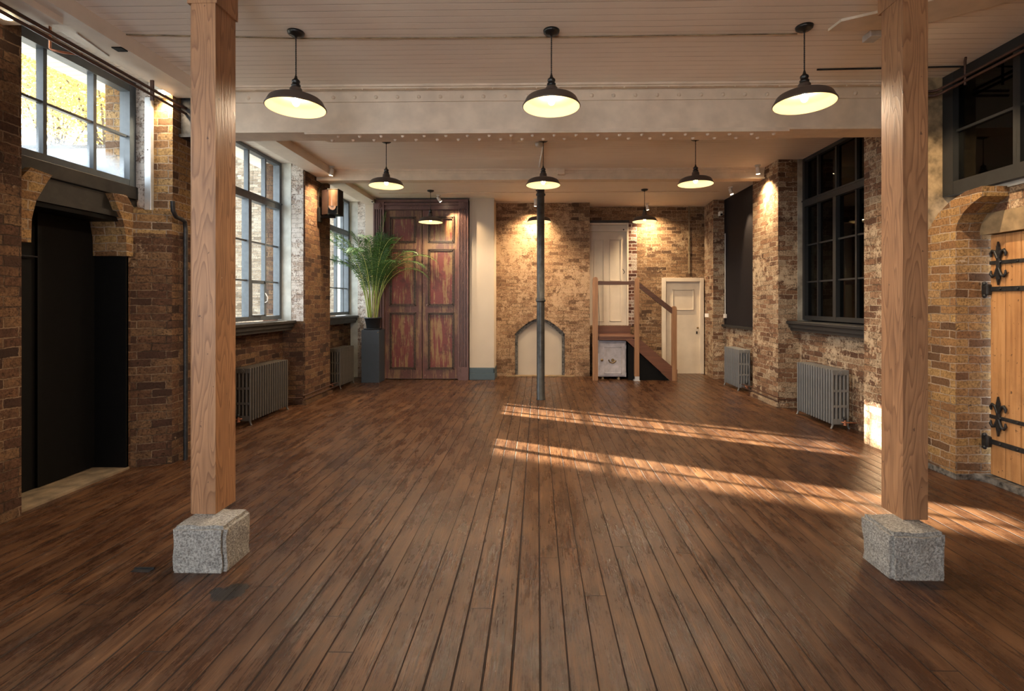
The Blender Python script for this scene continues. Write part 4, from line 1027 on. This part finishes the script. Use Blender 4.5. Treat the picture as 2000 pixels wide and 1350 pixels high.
for i, (az, ln_, le, dr) in enumerate(fr):
    # fronds that would reach through the door or wall behind bend less
    y_end = math.sin(az)*le*.55
    if y_end > .12: le *= .8; dr *= .45; ln_ *= .3
    pass
    rb = rd.uniform(.02, .09); b0 = (rb*math.cos(az+rd.uniform(-.8, .8)), rb*math.sin(az)*.8, -.03)
    st, lf = frond(b0, az, ln_, le, dr, i)
    for mb in (st, lf):  # keep clear of the panelled corner behind
        mb.v = [(max(x, -.69), min(y, .185), z) for x, y, z in mb.v]
    fo = st.build('frond', 'palm_stem', pt, local=True); lf.build('leaflets', 'palm', fo, local=True)
for i in range(9):
    a = rd.uniform(0, 6.28); rr = rd.uniform(.01, .08)
    m = MB().tube([(rr*math.cos(a), rr*math.sin(a), -.03), (rr*1.5*math.cos(a), rr*1.5*math.sin(a), .2), (rr*2.0*math.cos(a), rr*2.0*math.sin(a), rd.uniform(.4, .6))], [.013, .011, .008], 6); m.build('cane', 'palm_cane' if i % 3 else 'palm_stem', pt, local=True)

# ---- safe
Ys = 10.40; sx0, sx1 = atY(1168.5, 700, Ys)[0], atY(1223, 700, Ys)[0]; sz0, sz1 = .055, atY(1200, 665.5, Ys)[2]
def xs(u): return atY(u, 700, Ys)[0]
def zs_(v): return atY(1200, v, Ys)[2]
t = empty('iron_safe', ((sx0+sx1)/2, Ys+.28, 0), 'lilac-grey painted iron safe under the stair landing', 'safe')
MB().box(sx0, sx1, Ys, Ys+.55, sz0, sz1, .008).build('safe_body', 'safe', t)
dd = MB().box(sx0+.025, sx1-.025, Ys-.02, Ys, sz0+.025, sz1-.03, .006)
do = dd.build('safe_door', 'safe', t)
m = MB(); p0, p1, q0, q1 = xs(1180), xs(1213.5), zs_(730), zs_(677)
for a, b_, c_, d_ in ((p0, p0+.02, q0, q1), (p1-.02, p1, q0, q1), (p0, p1, q0, q0+.02), (p0, p1, q1-.02, q1)): m.box(a, b_, Ys-.03, Ys-.018, c_, d_, .004)
m.build('panel_moulding', 'safe', do)
MB().sphere((xs(1175), Ys-.05, zs_(703)), .03, 14, 8).tube([(xs(1175), Ys-.01, zs_(703)), (xs(1175), Ys-.05, zs_(703))], .012).build('knob', 'brass', do)
cxm, czm = xs(1196.5), zs_(703.5)
MB().tube([(cxm, Ys-.02, czm), (cxm, Ys-.034, czm)], .032, 18).build('keyhole_cover', 'brass', do)
m = MB(); P = []
for i in range(9):
    a = R(185+i*20); P.append((cxm-.01+.075*math.cos(a), Ys-.028, czm+.02+.075*math.sin(a)))
m.tube(P, .013, 6); m.build('maker_plate', 'brass', do)
for u in (1178, 1209): MB().prism([(xs(u)-.03, 0), (xs(u)+.02, 0), (xs(u)+.012, .06), (xs(u)-.005, .06)], 'y', Ys+.03, Ys+.12).build('foot', 'sandstone', t)
for z in (zs_(678), zs_(732)): MB().tube([(sx1-.012, Ys-.012, z-.04), (sx1-.012, Ys-.012, z+.04)], .013).build('hinge', 'safe', do)

# ---- stair
Yn = 10.25
def xn(u): return atY(u, 700, Yn)[0]
def zn(v): return atY(1200, v, Yn)[2]
st = empty('wooden_stair', (xn(1240), Yn+.4, 0), 'short wooden stair with landing, handrail and three newel posts', 'stair')
def newel(u0, u1, vt, mat, base=None):
    x0, x1 = xn(u0), xn(u1); zt = zn(vt); c = (x0+x1)/2; w = (x1-x0)/2
    m = MB().box(x0, x1, Yn-.045, Yn+.045, base or 0, zt-.05, .004)
    m.prism([(x0, zt-.052), (x0+w*.3, zt-.012), (c, zt), (x1-w*.3, zt-.012), (x1, zt-.052)], 'y', Yn-.045, Yn+.045)
    return m.build('newel_post', mat, st)
newel(1157.5, 1167.5, 541, 'newel'); n2 = newel(1239, 1248, 543, 'newel', .035); newel(1312, 1321, 598, 'newel')
MB().box(xn(1237.5), xn(1249.5), Yn-.06, Yn+.06, 0, .012).box(xn(1239), xn(1248), Yn-.05, Yn+.05, .01, .09).build('steel_shoe', 'galv', n2)
MB().box(xn(1166), xn(1240), Yn-.03, Yn+.03, zn(556.5), zn(549.5), .005).build('handrail', 'rail', st)
MB().prism([(xn(1246), zn(550)), (xn(1313), zn(602)), (xn(1313), zn(613.5)), (xn(1246), zn(561))], 'y', Yn-.03, Yn+.03).build('handrail', 'rail', st)
zl = zn(657)
MB().box(xn(1165), xn(1246), Yn-.01, 11.28, zl-.03, zl, .003).build('landing', 'mahog', st)
MB().box(xn(1166), xn(1236), Yn+.0, Yn+.03, zn(664.5), zl-.03).build('landing_fascia', 'mahog', st)
MB().box(atY(1165, 650, 11.22)[0], atY(1231, 650, 11.22)[0], 11.2, 11.25, zl, atY(1200, 637, 11.2)[2]).build('upper_step', 'mahog', st)
sl = [(xn(1226), zn(666)), (xn(1246), zn(657)), (xn(1320), zn(722)), (xn(1320), 0.0), (xn(1311), 0.0), (xn(1224), zn(667.5))]
MB().prism([(xn(1222), zn(664)), (xn(1247), zn(660)), (xn(1313), zn(716)), (xn(1313), zn(744.5)), (xn(1309), zn(743))], 'y', Yn-.005, Yn+.03).build('stringer', 'mahog', st)
MB().prism([(xn(1222), zn(664)), (xn(1247), zn(660)), (xn(1313), zn(716)), (xn(1313), zn(744.5)), (xn(1309), zn(743))], 'y', 11.2, 11.24).build('stringer', 'mahog', st)
ns = 5
for i in range(1, ns):
    z = zl*(1-i/ns); x0 = xn(1244)+(xn(1316)-xn(1244))*(i-.9)/ns*1.08
    MB().box(x0, x0+.19, Yn+.03, 11.2, z-.025, z).build('tread', 'mahog', st)
    MB().box(x0-.004, x0+.014, Yn+.03, 11.2, z, z+zl/ns-.02).build('riser', 'mahog', st)
MB().box(xn(1226), xn(1238), Yn+.5, Yn+.52, 0, zl-.04).build('back_board', 'black', st)
MB().prism([(xn(1228), 0), (xn(1228), zn(672)), (xn(1309), .0)], 'y', Yn+.06, Yn+.08).build('spandrel', 'black', st)
MB().tube([(xn(1167), Yn-.03, zn(556)), (xn(1170), Yn-.03, zn(620)), (xn(1168.5), Yn-.03, zn(690))], .005, 6).build('cable', 'iron', st)
MB().box(xn(1321), xn(1323), Yn, Yn+.05, 0, zn(722)).build('end_block', 'mahog', st)

# ================================================================ OUTSIDE
g = MB().box(-60, -4.75, -30, 60, -.9, -.6).build('yard_ground', 'ground'); tag(g, 'paved yard outside the left windows', 'ground', kind='structure')
o = MB().box(-11.5, -4.8, 13.4, 14.2, -.6, 8.5).build('brick_wing', 'brick_out'); tag(o, 'pale stock brick wing seen through the left windows', 'building')
o = MB().box(-18.5, -12.2, 17.0, 17.3, -.6, 6.9).build('yard_wall', 'render'); tag(o, 'pale rendered yard wall below the yellow trees', 'wall')
MB().box(-18.5, -12.2, 16.93, 17.37, 6.9, 7.0).build('coping', 'stonegrey', o)
o = MB().box(-20, -16.0, 9.4, 13.05, -.6, 9.2).build('sun_blocker', 'brick_out'); tag(o, 'unseen brick block added to cut the sun into stripes', 'building')  # unseen block, added to narrow the sun stripes on the floor
o = MB().box(-4.58, -4.309, 5.02, 5.26, 2.80, 3.08).build('meter_box', 'render')
tag(o, 'pale square box outside the high left window', 'box')
def tree(x, y, h, rad, mat, lab, seed, n=3600, bare=.35):
    r = random.Random(seed); t = empty('yard_tree', (x, y, -.6), lab, 'tree', 'trees beyond the yard wall')
    m = MB().tube([(x, y, -.6), (x+.1, y, h*.35), (x-.1, y+.1, h*.6)], [.22, .17, .11], 8)
    cl = []
    for i in range(16):
        a = r.uniform(0, 6.28); e = r.uniform(-.1, 1.1); q = rad*r.uniform(.55, 1)
        c = (x+q*math.cos(a)*math.cos(e), y+q*math.sin(a)*math.cos(e), h*.62+q*math.sin(e)*.9)
        m.tube([(x-.1, y+.1, h*r.uniform(.35, .6)), ((x+c[0])/2, (y+c[1])/2, (h*.55+c[2])/2+.1), c], [.07, .045, .015], 5); cl.append(c)
    m.build('trunk', 'bark', t)
    f = MB()
    for i in range(n):
        c = r.choice(cl); u = Vector((r.gauss(0, 1), r.gauss(0, 1), r.gauss(0, .8)))*rad*bare
        p = Vector(c)+u; s_ = r.uniform(.06, .12)*(1 if h < 20 else 1.6)
        a = Vector((r.uniform(-1, 1), r.uniform(-1, 1), r.uniform(-1, 1))).normalized(); b2 = a.orthogonal().normalized()
        f.add([p-a*s_, p+b2*s_*.6, p+a*s_, p-b2*s_*.6], [(0, 1, 2, 3)])
    tag(f.build('foliage', mat, t), kind='stuff')
tree(-23.5, 27.0, 18.5, 4.2, 'yellow_leaf', 'broad yellow autumn tree filling the right of the high window', 1, 15000)
tree(-37, 38, 28, 6.5, 'yellow_leaf', 'tallest yellow autumn tree at the left of the high window', 2, 15000)
tree(-17.6, 19.0, 9.4, 1.0, 'olive_leaf', 'small olive-green tree just behind the yard wall', 3, 1300)

# ================================================================ LIGHT
w = bpy.data.worlds.new('sky'); sc.world = w; w.use_nodes = True
bg = w.node_tree.nodes['Background']; bg.inputs[0].default_value = (.92, .955, 1.0, 1); bg.inputs[1].default_value = 3.0
sun = light('sun', 'SUN', (-20, 20, 12), 36, (1, .86, .66), angle=R(.6))
sd = Vector((1, -.50, -.40)); sun.rotation_euler = sd.to_track_quat('-Z', 'Y').to_euler()
# window portals help the sky light find the openings
def portal(loc, rot, sx_, sy_):
    o = light('window_portal', 'AREA', loc, 1, (1, 1, 1)); o.data.shape = 'RECTANGLE'; o.data.size = sx_; o.data.size_y = sy_; o.data.cycles.is_portal = True; o.rotation_euler = rot
for (y0, y1, z0, z1) in ((3.5, 4.93, 2.72, 3.77), (5.6, 7.8, 1.33, 3.77), (8.7, 10.6, 1.33, 3.7), (-1.4, 2.0, 1.33, 3.77)):
    portal((-4.14, (y0+y1)/2, (z0+z1)/2), (0, R(-90), 0), z1-z0, y1-y0)
portal((-1.65, REAR-.3, 1.95), (R(90), 0, 0), 3.7, 2.9)

sc.view_settings.view_transform = 'Standard'; sc.view_settings.look = 'None'; sc.view_settings.gamma = 1; sc.view_settings.exposure = 1.62
sc.view_settings.use_curve_mapping = False
cy_ = sc.cycles
cy_.use_denoising = True; cy_.max_bounces = 10; cy_.diffuse_bounces = 6; cy_.glossy_bounces = 4; cy_.transparent_max_bounces = 12
cy_.sample_clamp_indirect = 6; cy_.caustics_reflective = False; cy_.caustics_refractive = False
